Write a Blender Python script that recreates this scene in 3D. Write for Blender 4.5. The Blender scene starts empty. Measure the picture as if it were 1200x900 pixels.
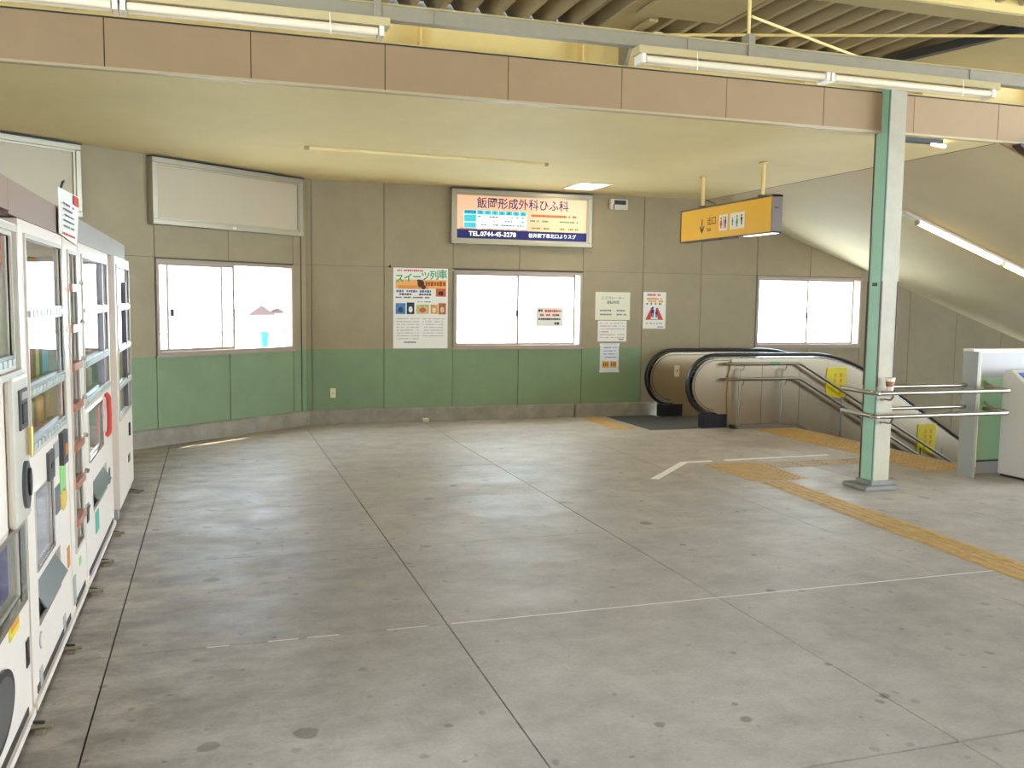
import bpy, math, random
from mathutils import Vector, Matrix
R = math.radians
random.seed(7)
scene = bpy.context.scene
COL = scene.collection

# ---------------------------------------------------------------- camera
cd = bpy.data.cameras.new('camera'); cam = bpy.data.objects.new('camera', cd); COL.objects.link(cam)
cd.sensor_width = 36; cd.lens = 36 * 1083.94 / 1200; cd.clip_start = .05; cd.clip_end = 400
yaw, pitch, roll = 0.31306, 0.090276, 0.012631
f = Vector((math.sin(yaw)*math.cos(pitch), math.cos(yaw)*math.cos(pitch), -math.sin(pitch)))
r0 = Vector((math.cos(yaw), -math.sin(yaw), 0)); u0 = r0.cross(f)
rr = r0*math.cos(roll) + u0*math.sin(roll); uu = -r0*math.sin(roll) + u0*math.cos(roll)
m = Matrix.Identity(4)
for i in range(3):
    m[i][0] = rr[i]; m[i][1] = uu[i]; m[i][2] = -f[i]
m[2][3] = 1.6
cam.matrix_world = m
scene.camera = cam

# ---------------------------------------------------------------- sky, sun, exposure
W = bpy.data.worlds.new('sky'); scene.world = W; W.use_nodes = True
bg = W.node_tree.nodes['Background']; bg.inputs[0].default_value = (.68, .84, 1.0, 1); bg.inputs[1].default_value = 11.0
sd = bpy.data.lights.new('sun', 'SUN'); sun = bpy.data.objects.new('sun', sd); COL.objects.link(sun)
sd.energy = 14; sd.angle = R(.6); sd.color = (1, .93, .80)
sun.rotation_euler = Vector((-.285, -.528, -1)).to_track_quat('-Z', 'Y').to_euler()
sun.location = (6, 16, 12)
vs = scene.view_settings
vs.view_transform = 'Standard'; vs.look = 'None'; vs.gamma = 1; vs.exposure = 0.65; vs.use_curve_mapping = False
scene.cycles.max_bounces = 10; scene.cycles.diffuse_bounces = 6; scene.cycles.transparent_max_bounces = 12

# ---------------------------------------------------------------- materials
def lin(c): return tuple(((v/255)/12.92 if v/255 <= .04045 else ((v/255+.055)/1.055)**2.4) for v in c)
MATS = {}
def mat(name, rgb, rough=.5, metal=0, var=0, scale=6, bump=0, bscale=60, spec=.5, emit=0, stretch=None):
    if name in MATS: return MATS[name]
    mt = bpy.data.materials.new(name); mt.use_nodes = True; nt = mt.node_tree
    b = nt.nodes['Principled BSDF']; c = lin(rgb)
    b.inputs['Base Color'].default_value = (*c, 1); b.inputs['Roughness'].default_value = rough
    b.inputs['Metallic'].default_value = metal; b.inputs['Specular IOR Level'].default_value = spec
    if emit:
        b.inputs['Emission Color'].default_value = (*c, 1); b.inputs['Emission Strength'].default_value = emit
    if var or bump:
        geo = nt.nodes.new('ShaderNodeNewGeometry'); mp = nt.nodes.new('ShaderNodeMapping')
        nt.links.new(geo.outputs['Position'], mp.inputs[0])
        if stretch: mp.inputs['Scale'].default_value = stretch
    if var:
        n = nt.nodes.new('ShaderNodeTexNoise'); n.inputs['Scale'].default_value = scale; n.inputs['Detail'].default_value = 6
        n.inputs['Roughness'].default_value = .62
        nt.links.new(mp.outputs[0], n.inputs['Vector'])
        mr = nt.nodes.new('ShaderNodeMapRange'); mr.inputs[1].default_value = .3; mr.inputs[2].default_value = .7
        mr.inputs[3].default_value = 1 - var; mr.inputs[4].default_value = 1 + var
        nt.links.new(n.outputs[0], mr.inputs[0])
        mx = nt.nodes.new('ShaderNodeVectorMath'); mx.operation = 'SCALE'; mx.inputs[0].default_value = c
        nt.links.new(mr.outputs[0], mx.inputs['Scale']); nt.links.new(mx.outputs[0], b.inputs['Base Color'])
    if bump:
        n2 = nt.nodes.new('ShaderNodeTexNoise'); n2.inputs['Scale'].default_value = bscale; n2.inputs['Detail'].default_value = 3
        nt.links.new(mp.outputs[0], n2.inputs['Vector'])
        bp = nt.nodes.new('ShaderNodeBump'); bp.inputs['Strength'].default_value = bump; bp.inputs['Distance'].default_value = .01
        nt.links.new(n2.outputs[0], bp.inputs['Height']); nt.links.new(bp.outputs[0], b.inputs['Normal'])
    MATS[name] = mt
    return mt

def concrete_floor():
    mt = bpy.data.materials.new('concrete_floor'); mt.use_nodes = True; nt = mt.node_tree; N = nt.nodes.new; Lk = nt.links.new
    b = nt.nodes['Principled BSDF']; b.inputs['Specular IOR Level'].default_value = .22
    geo = N('ShaderNodeNewGeometry'); oi = N('ShaderNodeObjectInfo')
    def noise(scale, detail=6, st=None, rough=.6):
        n = N('ShaderNodeTexNoise'); n.inputs['Scale'].default_value = scale; n.inputs['Detail'].default_value = detail; n.inputs['Roughness'].default_value = rough
        if st:
            mp = N('ShaderNodeMapping'); mp.inputs['Scale'].default_value = st; Lk(geo.outputs['Position'], mp.inputs[0]); Lk(mp.outputs[0], n.inputs['Vector'])
        else: Lk(geo.outputs['Position'], n.inputs['Vector'])
        return n
    def rng(src, a, c, lo, hi):
        mr = N('ShaderNodeMapRange'); mr.inputs[1].default_value = a; mr.inputs[2].default_value = c
        mr.inputs[3].default_value = lo; mr.inputs[4].default_value = hi; Lk(src, mr.inputs[0]); return mr.outputs[0]
    def mul(a, c):
        q = N('ShaderNodeMath'); q.operation = 'MULTIPLY'; Lk(a, q.inputs[0]); Lk(c, q.inputs[1]); return q.outputs[0]
    big = rng(noise(.7, 5, (1, 1.3, 1)).outputs[0], .3, .7, .86, 1.12)
    mid = rng(noise(3.5, 10, (1, 1.15, 1), .75).outputs[0], .3, .7, .78, 1.18)
    fine = rng(noise(60, 4).outputs[0], .3, .7, .93, 1.07)
    slab = rng(oi.outputs['Random'], 0, 1, .96, 1.04)
    def gum(scale, rmax, dark):
        nz = noise(14, 3); wv = N('ShaderNodeVectorMath'); wv.operation = 'SCALE'; wv.inputs['Scale'].default_value = .05; Lk(nz.outputs['Color'], wv.inputs[0])
        ad = N('ShaderNodeVectorMath'); Lk(geo.outputs['Position'], ad.inputs[0]); Lk(wv.outputs[0], ad.inputs[1])
        vo = N('ShaderNodeTexVoronoi'); vo.voronoi_dimensions = '2D'; vo.inputs['Scale'].default_value = scale; Lk(ad.outputs[0], vo.inputs['Vector'])
        sp = N('ShaderNodeSeparateColor'); Lk(vo.outputs['Color'], sp.inputs[0])
        th = N('ShaderNodeMath'); th.operation = 'POWER'; Lk(sp.outputs[0], th.inputs[0]); th.inputs[1].default_value = 6
        t2 = N('ShaderNodeMath'); t2.operation = 'MULTIPLY'; Lk(th.outputs[0], t2.inputs[0]); t2.inputs[1].default_value = rmax
        df = N('ShaderNodeMath'); df.operation = 'SUBTRACT'; Lk(vo.outputs['Distance'], df.inputs[0]); Lk(t2.outputs[0], df.inputs[1])
        lvl = rng(df.outputs[0], -.012, .02, 0, 1); dk = rng(sp.outputs[1], 0, 1, dark, .85)
        mx = N('ShaderNodeMix'); Lk(lvl, mx.inputs[0]); Lk(dk, mx.inputs[2]); mx.inputs[3].default_value = 1
        return mx.outputs[0]
    spots = mul(gum(3.0, .14, .55), gum(7.0, .14, .62))
    # darker strip of floor along the machines, broken up by noise
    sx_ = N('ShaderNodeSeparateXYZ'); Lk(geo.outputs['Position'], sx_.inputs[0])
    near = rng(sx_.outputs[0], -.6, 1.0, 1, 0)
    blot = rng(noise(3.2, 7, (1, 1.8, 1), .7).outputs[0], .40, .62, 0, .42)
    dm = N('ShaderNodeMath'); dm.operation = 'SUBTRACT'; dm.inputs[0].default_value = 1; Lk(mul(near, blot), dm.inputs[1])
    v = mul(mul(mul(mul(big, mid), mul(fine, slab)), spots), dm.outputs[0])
    sc = N('ShaderNodeVectorMath'); sc.operation = 'SCALE'; sc.inputs[0].default_value = lin((178, 167, 155)); Lk(v, sc.inputs['Scale'])
    Lk(sc.outputs[0], b.inputs['Base Color'])
    Lk(rng(noise(2.5, 6).outputs[0], .3, .7, .40, .60), b.inputs['Roughness'])
    bp = N('ShaderNodeBump'); bp.inputs['Strength'].default_value = .25; bp.inputs['Distance'].default_value = .004
    Lk(noise(35, 6).outputs[0], bp.inputs['Height']); Lk(bp.outputs[0], b.inputs['Normal'])
    return mt

def wall_panel(name, grey, green, xlim=None):
    """grey panel with the lower part painted green up to sill height"""
    mt = bpy.data.materials.new(name); mt.use_nodes = True; nt = mt.node_tree; N = nt.nodes.new; Lk = nt.links.new
    b = nt.nodes['Principled BSDF']; b.inputs['Roughness'].default_value = .6
    geo = N('ShaderNodeNewGeometry'); sp = N('ShaderNodeSeparateXYZ'); Lk(geo.outputs['Position'], sp.inputs[0])
    lt = N('ShaderNodeMath'); lt.operation = 'LESS_THAN'; Lk(sp.outputs[2], lt.inputs[0]); lt.inputs[1].default_value = .955
    fac = lt.outputs[0]
    if xlim is not None:
        l2 = N('ShaderNodeMath'); l2.operation = 'LESS_THAN'; Lk(sp.outputs[0], l2.inputs[0]); l2.inputs[1].default_value = xlim
        ml = N('ShaderNodeMath'); ml.operation = 'MULTIPLY'; Lk(fac, ml.inputs[0]); Lk(l2.outputs[0], ml.inputs[1]); fac = ml.outputs[0]
    mx = N('ShaderNodeMix'); mx.data_type = 'RGBA'; Lk(fac, mx.inputs[0])
    mx.inputs[6].default_value = (*lin(grey), 1); mx.inputs[7].default_value = (*lin(green), 1)
    n = N('ShaderNodeTexNoise'); n.inputs['Scale'].default_value = 3; n.inputs['Detail'].default_value = 8; n.inputs['Roughness'].default_value = .65
    Lk(geo.outputs['Position'], n.inputs['Vector'])
    mr = N('ShaderNodeMapRange'); mr.inputs[1].default_value = .3; mr.inputs[2].default_value = .7; mr.inputs[3].default_value = .93; mr.inputs[4].default_value = 1.07
    Lk(n.outputs[0], mr.inputs[0])
    sc = N('ShaderNodeVectorMath'); sc.operation = 'SCALE'; Lk(mx.outputs[2], sc.inputs[0]); Lk(mr.outputs[0], sc.inputs['Scale'])
    Lk(sc.outputs[0], b.inputs['Base Color'])
    return mt

def glass(name, frosted=False, tint=(1, 1, 1)):
    mt = bpy.data.materials.new(name); mt.use_nodes = True; nt = mt.node_tree; N = nt.nodes.new; Lk = nt.links.new
    nt.nodes.remove(nt.nodes['Principled BSDF']); out = nt.nodes['Material Output']
    gl = N('ShaderNodeBsdfGlossy'); gl.inputs['Roughness'].default_value = .02
    lw = N('ShaderNodeLayerWeight'); lw.inputs[0].default_value = .5
    pw_ = N('ShaderNodeMath'); pw_.operation = 'POWER'; Lk(lw.outputs['Facing'], pw_.inputs[0]); pw_.inputs[1].default_value = 5
    fr = N('ShaderNodeMapRange'); Lk(pw_.outputs[0], fr.inputs[0]); fr.inputs[3].default_value = .04; fr.inputs[4].default_value = 1
    if frosted:
        tr = N('ShaderNodeBsdfTranslucent'); tr.inputs[0].default_value = (.93, .96, .97, 1)
        tp = N('ShaderNodeBsdfTransparent'); m0 = N('ShaderNodeMixShader'); m0.inputs[0].default_value = .03
        Lk(tr.outputs[0], m0.inputs[1]); Lk(tp.outputs[0], m0.inputs[2]); base = m0.outputs[0]
    else:
        tp = N('ShaderNodeBsdfTransparent'); tp.inputs[0].default_value = (*tint, 1); base = tp.outputs[0]
    mx = N('ShaderNodeMixShader'); Lk(fr.outputs[0], mx.inputs[0]); Lk(base, mx.inputs[1]); Lk(gl.outputs[0], mx.inputs[2])
    Lk(mx.outputs[0], out.inputs[0])
    return mt

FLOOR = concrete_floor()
WALLB = wall_panel('wall_panel_back', (157, 142, 111), (125, 145, 107), 5.74)
WALLL = wall_panel('wall_panel_left', (157, 142, 111), (125, 145, 107))
GLASS = glass('clear_glass'); FROST = glass('frosted_glass', True)
JOINT = mat('joint_dark', (62, 58, 52), .9)
KERB = mat('kerb_concrete', (150, 142, 128), .85, var=.22, scale=5, bump=.3)
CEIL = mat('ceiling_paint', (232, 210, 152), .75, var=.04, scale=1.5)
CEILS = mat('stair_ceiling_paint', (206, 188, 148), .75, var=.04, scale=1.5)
FASC = mat('fascia_panel', (166, 134, 96), .65, var=.04, scale=3)
CREAM = mat('cream_steel', (226, 196, 122), .5, var=.05, scale=4)
OLIVE = mat('beige_steel', (164, 145, 98), .55, var=.06, scale=4)
ROOFM = mat('roof_sheet', (150, 134, 100), .55, var=.08, scale=3)
GALV = mat('galvanised_steel', (146, 134, 110), .5, metal=.15, var=.06, scale=12)
ALU = mat('aluminium', (178, 170, 150), .38, metal=.7, var=.04)
BRONZE = mat('sash_metal', (166, 146, 128), .45)
DARKM = mat('dark_metal', (52, 48, 44), .5)
BLACK = mat('black_rubber', (22, 22, 24), .35)
STEEL = mat('stainless', (158, 150, 136), .32, metal=1, var=.03, stretch=(60, 60, 1), scale=4)
STEELP = mat('brushed_stainless_panel', (188, 170, 142), .34, metal=.9, var=.04, stretch=(40, 40, 1), scale=3)
CHROME = mat('polished_steel', (214, 212, 206), .16, metal=1)
WHITE = mat('white_paint', (226, 212, 192), .35)
MWHITE = mat('machine_white', (246, 230, 214), .28, var=.02)
MGREY = mat('machine_grey', (176, 170, 162), .35)
MBEIGE = mat('machine_beige', (206, 196, 180), .35)
PAPER = mat('paper', (238, 232, 220), .7)
PAPERC = mat('paper_cream', (232, 226, 202), .7)
LINE = mat('print_grey', (120, 116, 112), .7)
INK = mat('print_black', (40, 40, 44), .7)
RED = mat('print_red', (206, 70, 52), .6)
ORANGE = mat('print_orange', (228, 140, 60), .6)
GREENP = mat('print_green', (60, 160, 110), .6)
BLUEP = mat('print_blue', (70, 110, 170), .6)
NAVY = mat('print_navy', (26, 30, 122), .6)
TACT = mat('tactile_yellow', (194, 158, 98), .6, var=.16, scale=9, bump=.2)

# ---------------------------------------------------------------- mesh helpers
class MB:
    def __init__(s): s.v = []; s.f = []; s.sm = []
    def add(s, vs, fs, smooth=False):
        o = len(s.v); s.v += [tuple(p) for p in vs]
        for q in fs: s.f.append(tuple(i+o for i in q)); s.sm.append(smooth)
        return s
    def box(s, x0, x1, y0, y1, z0, z1):
        if x0 > x1: x0, x1 = x1, x0
        if y0 > y1: y0, y1 = y1, y0
        if z0 > z1: z0, z1 = z1, z0
        return s.add([(x0,y0,z0),(x1,y0,z0),(x1,y1,z0),(x0,y1,z0),(x0,y0,z1),(x1,y0,z1),(x1,y1,z1),(x0,y1,z1)],
                     [(0,3,2,1),(4,5,6,7),(0,1,5,4),(1,2,6,5),(2,3,7,6),(3,0,4,7)])
    def prism(s, poly, a, b, axis='y'):
        """poly in the plane across axis, extruded from a to b along it"""
        n = len(poly); P = []
        for t in (a, b):
            for p in poly:
                P.append({'y': (p[0], t, p[1]), 'z': (p[0], p[1], t), 'x': (t, p[0], p[1])}[axis])
        area = sum(poly[i][0]*poly[(i+1) % n][1]-poly[(i+1) % n][0]*poly[i][1] for i in range(n))
        F = [tuple(range(n)), tuple(range(2*n-1, n-1, -1))] + [(i, i+n, (i+1) % n+n, (i+1) % n) for i in range(n)]
        flip = (area < 0) != (axis != 'y')
        if a > b: flip = not flip
        if flip: F = [tuple(reversed(q)) for q in F]
        return s.add(P, F)
    def tube(s, path, r, n=10, section=None, up=None, cap=True):
        """sweep a round (or given) section along a polyline"""
        P = [Vector(p) for p in path]; rings = []
        sec = section or [(r*math.cos(2*math.pi*k/n), r*math.sin(2*math.pi*k/n)) for k in range(n)]
        n = len(sec); ref = Vector(up) if up else None
        for i, p in enumerate(P):
            if i == 0: d = P[1]-P[0]
            elif i == len(P)-1: d = P[-1]-P[-2]
            else: d = (P[i+1]-p).normalized()+(p-P[i-1]).normalized()
            d.normalize()
            if ref is None:
                ref = Vector((0, 0, 1)) if abs(d.z) < .9 else Vector((0, 1, 0))
            if up: a = Vector(up)
            else: a = ref
            b = d.cross(a).normalized(); a2 = b.cross(d).normalized()
            if not up: ref = a2
            rings.append([p + b*q[0] + a2*q[1] for q in sec])
        V = [v for rg in rings for v in rg]; F = []
        for i in range(len(P)-1):
            for k in range(n):
                k2 = (k+1) % n; F.append((i*n+k, i*n+k2, (i+1)*n+k2, (i+1)*n+k))
        s.add(V, F, True)
        if cap:
            s.add(rings[0], [tuple(range(n-1, -1, -1))]); s.add(rings[-1], [tuple(range(n))])
        return s
    def lathe(s, prof, c=(0, 0, 0), n=14):
        V = []; F = []
        for (r, z) in prof:
            for k in range(n):
                a = 2*math.pi*k/n; V.append((c[0]+r*math.cos(a), c[1]+r*math.sin(a), c[2]+z))
        for i in range(len(prof)-1):
            for k in range(n):
                k2 = (k+1) % n; F.append((i*n+k, i*n+k2, (i+1)*n+k2, (i+1)*n+k))
        s.add(V, F, True)
        s.add(V[:n], [tuple(range(n-1, -1, -1))]); s.add(V[-n:], [tuple(range(n))])
        return s
    def disc(s, cx, cz, rx, rz, y0, y1, n=24):
        return s.prism([(cx+rx*math.cos(2*math.pi*k/n), cz+rz*math.sin(2*math.pi*k/n)) for k in range(n)], y0, y1)
    def mesh(s, name, material):
        me = bpy.data.meshes.new(name); me.from_pydata(s.v, [], s.f); me.update()
        me.polygons.foreach_set('use_smooth', s.sm)
        if material: me.materials.append(material)
        return me
    def build(s, name, material, parent=None, bevel=0, loc=None, rotz=0):
        o = bpy.data.objects.new(name, s.mesh(name, material)); COL.objects.link(o)
        if parent is not None: o.parent = parent
        if loc: o.location = loc
        if rotz: o.rotation_euler = (0, 0, rotz)
        if bevel:
            bm = o.modifiers.new('bevel', 'BEVEL'); bm.width = bevel; bm.segments = 2; bm.limit_method = 'ANGLE'; bm.angle_limit = R(50)
        return o
def box(name, m_, parent, x0, x1, y0, y1, z0, z1, bevel=0): return MB().box(x0, x1, y0, y1, z0, z1).build(name, m_, parent, bevel)
def inst(name, me, parent, loc=(0, 0, 0), rotz=0):
    o = bpy.data.objects.new(name, me); COL.objects.link(o); o.parent = parent; o.location = loc
    if rotz: o.rotation_euler = (0, 0, rotz)
    return o
def thing(name, label, cat, loc=(0, 0, 0), rotz=0, group=None, kind=None):
    o = bpy.data.objects.new(name, None); COL.objects.link(o); o.empty_display_size = .2
    o.location = loc; o.rotation_euler = (0, 0, rotz)
    tag(o, label, cat, group, kind); return o
def tag(o, label=None, cat=None, group=None, kind=None):
    if label: o['label'] = label
    if cat: o['category'] = cat
    if group: o['group'] = group
    if kind: o['kind'] = kind
    return o
def struct(o, label=None, cat=None): return tag(o, label, cat, None, 'structure')
def text(s, size, m_, parent, x, y, z, name='lettering', align='CENTER', sx=1, weight=0, depth=.0006):
    """flat printed lettering standing upright and facing local -y"""
    cu = bpy.data.curves.new('t', 'FONT'); cu.body = s; cu.size = size; cu.align_x = align; cu.align_y = 'CENTER'
    cu.extrude = depth; cu.offset = weight; cu.resolution_u = 3
    o = bpy.data.objects.new('t', cu); COL.objects.link(o)
    bpy.context.view_layer.update()
    dg = bpy.context.evaluated_depsgraph_get(); me = bpy.data.meshes.new_from_object(o.evaluated_get(dg))
    bpy.data.objects.remove(o); bpy.data.curves.remove(cu)
    me.transform(Matrix(((sx, 0, 0, 0), (0, 0, -1, 0), (0, 1, 0, 0), (0, 0, 0, 1)))); me.materials.clear(); me.materials.append(m_); me.name = name
    return inst(name, me, parent, (x, y, z))
def dashes(name, m_, parent, x0, x1, z, h, y, seed=0, fill=.75, w=None):
    """a line of small print too fine to read: short strokes"""
    rnd = random.Random(seed); b = MB(); x = x0; w = w or h*.9
    while x < x1-w*.4:
        ww = min(w*rnd.uniform(.6, 1.0), x1-x)
        if rnd.random() < fill:
            hh = h*rnd.uniform(.7, 1)
            b.box(x, x+ww*.8, y-.0008, y+.0004, z-hh/2, z+hh/2)
        x += ww
    if not b.v: b.box(x0, x0+w, y-.0008, y+.0004, z-h/2, z+h/2)
    return tag(b.build(name, m_, parent), kind='stuff')

# ================================================================ SETTING
ZC = 3.06; YW = 11.85; YF = 6.68; XH = 6.73; SL = .345
def zs(x): return ZC if x <= XH else ZC - SL*(x-XH)

# ---- floor: cast slabs between saw-cut joints, open where stairs and escalator go down
floor = MB().box(-4.4, 7.2, -5, 10.38, -.30, -.012).box(-4.4, 5.9, 10.38, 13, -.30, -.012).box(7.2, 13, -5, 7.05, -.30, -.012).build('floor', JOINT)
struct(floor, 'grey concrete concourse floor cut into large slabs by thin joints', 'floor')
gx = [-4.4, -3.54, -2.0, -.46, 1.08, 2.60, 4.12, 5.64, 7.2, 8.7, 10.2, 11.7, 13]
gy = [-5, -3.4, -1.9, -.4, 1.1, 2.61, 4.33, 5.82, 7.18, 8.55, 10.0, 11.4, 13]
for i in range(len(gx)-1):
    for j in range(len(gy)-1):
        x0, x1, y0, y1 = gx[i], gx[i+1], gy[j], gy[j+1]
        if y0 < 0 and False: continue
        hx = .0035; hy = .006 if False else .0022
        hl = .007 if abs(y0-2.61) < .01 else hy; hh = .007 if abs(y1-2.61) < .01 else hy
        X0, X1, Y0, Y1 = x0+hx, x1-hx, y0+hl, y1-hh
        b = MB()
        def put(a, c, d, e):
            if c-a > .03 and e-d > .03: b.box(a, c, d, e, -.08, 0)
        if x0 >= 7.19:
            put(X0, X1, Y0, min(Y1, 7.05))
        elif Y1 > 10.38 and x1 > 5.9:
            put(X0, X1, Y0, min(Y1, 10.38)); put(X0, min(X1, 5.9), max(Y0, 10.38), Y1)
        else: put(X0, X1, Y0, Y1)
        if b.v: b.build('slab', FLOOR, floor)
box('joint_filler', mat('pale_joint_filler', (226, 218, 204), .8), floor, 1.1, 4.5, 4.324, 4.336, -.01, .0006)
for a_, c_ in ((-.05, .05), (.22, .36), (.40, .55), (.78, .98)): box('joint_filler', MATS['pale_joint_filler'], floor, a_, c_, 4.325, 4.335, -.01, .0006)

# ---- back wall
wb = MB()
wb.box(1.10, 3.005, YW+.02, YW+.14, -3.4, 3.1).box(4.84, 7.575, YW+.02, YW+.14, -3.4, 3.1).box(9.42, 16.2, YW+.02, YW+.14, -3.4, 3.1)
for a, c in ((3.005, 4.84), (7.575, 9.42)): wb.box(a, c, YW+.02, YW+.14, -3.4, .96).box(a, c, YW+.02, YW+.14, 1.99, 3.1)
WJ = mat('wall_joint', (98, 88, 70), .9)
wall_back = struct(wb.build('wall_back', WJ), 'grey panelled back wall with green painted dado and two bright windows', 'wall')
cols = [1.10, 1.183, 2.095, 3.005, 3.92, 4.84, 5.745, 6.66, 7.575, 8.49, 9.42] + [9.42+.915*k for k in range(1, 9)]
g = .004
for i in range(len(cols)-1):
    x0, x1 = cols[i]+g, cols[i+1]-g
    win = (cols[i] >= 3.0 and cols[i+1] <= 4.85) or (cols[i] >= 7.57 and cols[i+1] <= 9.43)
    zb = .10 if x1 < 5.8 else -3.3
    t0, t1 = zs(x0), zs(x1)
    # upper row
    if min(t0, t1) > 2.05:
        MB().prism([(x0, 2.0095), (x1, 2.0095), (x1, t1), (x0, t0)], YW, YW+.03).build('panel', WALLB, wall_back)
        top = (2.0055, 2.0055)
    else: top = (t0, t1)
    if win: top = (.965, .965)
    MB().prism([(x0, zb), (x1, zb), (x1, top[1]), (x0, top[0])], YW, YW+.03).build('panel', WALLB, wall_back)
# ---- angled left wall, local x runs along the wall towards the corner (0)
LW = thing('wall_left', 'angled grey wall with green dado left of the corner', 'wall', (1.102, 11.812, 0), R(38.05), kind='structure')
b = MB().box(-.20, .02, .02, .14, -.3, 3.1).box(-6.6, -2.13, .02, .14, -.3, 3.1).box(-2.13, -.2, .02, .14, -.3, .96).box(-2.13, -.2, .02, .14, 1.99, 3.1)
b.build('backing', WJ, LW)
sc_ = [0, .075, .2, 1.168, 2.13, 3.04, 3.95, 4.86, 5.77, 6.6]
for i in range(len(sc_)-1):
    x1, x0 = -sc_[i]-g, -sc_[i+1]+g
    if i == 0: MB().box(x0, x1+g, -.012, .03, .10, 3.06).build('corner_post', WALLL, LW); continue
    win = sc_[i] >= .19 and sc_[i+1] <= 2.14
    MB().box(x0, x1, 0, .03, .10, .965 if win else 2.0055).build('panel', WALLL, LW)
    MB().box(x0, x1, 0, .03, 2.0095, 3.06).build('panel', WALLL, LW)
# ---- kerbs along the walls
k1 = thing('baseboard_back', 'stained concrete kerb along the foot of the back wall', 'baseboard', kind='structure')
MB().prism([(YW-.045, 0), (YW+.01, 0), (YW+.01, .185), (YW-.035, .185), (YW-.045, .17)], 1.07, 4.725, 'x').build('kerb', KERB, k1)
MB().prism([(YW-.045, 0), (YW+.01, 0), (YW+.01, .185), (YW-.035, .185), (YW-.045, .17)], 4.75, 5.95, 'x').build('kerb', KERB, k1)
k2 = thing('baseboard_left', 'stained concrete kerb along the foot of the angled left wall', 'baseboard', (1.102, 11.812, 0), R(38.05), kind='structure')
MB().prism([(-.045, 0), (.01, 0), (.01, .185), (-.035, .185), (-.045, .17)], -6.6, .03, 'x').build('kerb', KERB, k2)

# ---- ceilings, fascia and side walls
ce = MB()
ce.prism([(-5, YF+.04), (XH, YF+.04), (XH, 12), (1.02, 12), (1.016, 11.92), (-4.18, 7.86), (-5, 7.86)], ZC, ZC+.12, 'z')
ceiling = struct(ce.build('ceiling', CEIL), 'flat cream ceiling over the far half of the concourse', 'ceiling')
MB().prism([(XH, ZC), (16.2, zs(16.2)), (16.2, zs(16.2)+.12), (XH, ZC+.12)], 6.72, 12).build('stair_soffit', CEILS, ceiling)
MB().box(XH-.006, XH+.006, 6.75, 11.85, ZC-.003, ZC+.01).build('joint_cover', mat('soffit_joint', (120, 112, 92), .8), ceiling)
fa = thing('trim_1', 'long beige panelled fascia below the roof beam', 'fascia', kind='structure')
MB().box(-5, 12, YF+.012, YF+.06, ZC+.0, 3.40).build('backing', JOINT, fa)
fx = [-.642-.915*k for k in range(4, 0, -1)] + [-.642+.915*k for k in range(0, 14)]
for i in range(len(fx)-1):
    MB().box(fx[i]+.003, fx[i+1]-.003, YF, YF+.02, ZC+.012, 3.385).build('panel', FASC, fa)
MB().box(-5, 12, YF-.012, YF+.05, ZC-.004, ZC+.014).build('edge_bead', mat('fascia_bead', (190, 168, 128), .5), fa)
struct(box('wall_side', WALLL, None, -4.4, -4.3, 2.0, 7.8, 0, 3.9), 'far left side wall behind the drinks machines', 'wall')
struct(box('wall_rear_bounce', mat('rear_bounce_white', (226, 216, 200), .7), None, -4.4, 13, -5.1, -5.0, 0, 3.9), 'unseen rear wall behind the viewer, hiding sky and bouncing light', 'wall')  # unseen wall added to hide the rear sky; white chosen for bounce
MB().prism([(XH, 3.06), (12, 3.06), (12, zs(12)), (XH+.01, zs(XH+.01))], YF+.02, YF+.05).build('infill_panel', FASC, fa)
struct(box('wall_stair', WALLB, None, 7.2, 16.2, 6.95, 7.05, -3.4, -.02), 'wall under the floor beside the stairwell', 'wall')
struct(box('wall_stair_blocker', WALLB, None, 16.2, 16.3, 6.9, 12, -3.4, 1), 'unseen wall added to keep daylight out of the stairwell bottom', 'wall')  # unseen wall, put in to stop daylight leaking up the stairs
struct(box('ground', mat('pale_ground', (190, 186, 176), .9, var=.1, scale=.3), None, -80, 90, 13.2, 140, -6.2, -6), 'pale ground far below outside the windows', 'ground')
# ---- roof of folded sheet over the near half
pts = []; p = .21; x = -4.6; k = 0
while x < 13:
    pts += [(x, 3.80), (x+p*.16, 3.80), (x+p*.5, 3.69), (x+p*.66, 3.69)]; x += p
poly = pts + [(q[0], q[1]+.004) for q in reversed(pts)]
rb = MB(); n = len(pts); V = [(q[0], yy, q[1]) for yy in (-5.2, 6.95) for q in pts]
rb.add(V, [(i, i+1, n+i+1, n+i) for i in range(n-1)])
roofc = MB().box(-4.6, 12, 6.97, 7.0, 3.18, 4.0)
roof = struct(rb.build('roof', ROOFM), 'folded grey metal roof sheet seen from below', 'roof')
roofc.build('end_closure', mat('closure_dark', (70, 62, 50), .8), roof)
md = roof.modifiers.new('thick', 'SOLIDIFY'); md.thickness = .004
# ---- steel beam above the fascia
bm_ = thing('roof_beam', 'cream steel beam with stiffener plates resting above the beige fascia', 'beam', (0, 6.86, 3.40))
MB().box(-5, 12, -.15, .12, 0, .014).build('bottom_flange', CREAM, bm_)
MB().box(-5, 12, -.01, .01, .014, .27).build('web', CREAM, bm_)
MB().box(-5, 12, -.10, .10, .27, .284).build('top_flange', CREAM, bm_)
for xx in (-2.4, -.9, .2, 1.46, 2.72, 3.46, 4.7, 5.9, 7.2): MB().box(xx-.006, xx+.006, -.12, -.01, .014, .27).build('stiffener', CREAM, bm_)
MB().prism([(-.12, .014), (-.01, .014), (-.01, .27), (-.30, .27)], 3.06, 3.09, 'x').build('bracket_plate', GALV, bm_)
gd = thing('roof_girder', 'olive beige girder running toward the viewer under the folded roof', 'girder', (2.94, 6.35, 3.64))
MB().box(-.155, .155, -8, .40, 0, .014).build('flange', OLIVE, gd)
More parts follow.
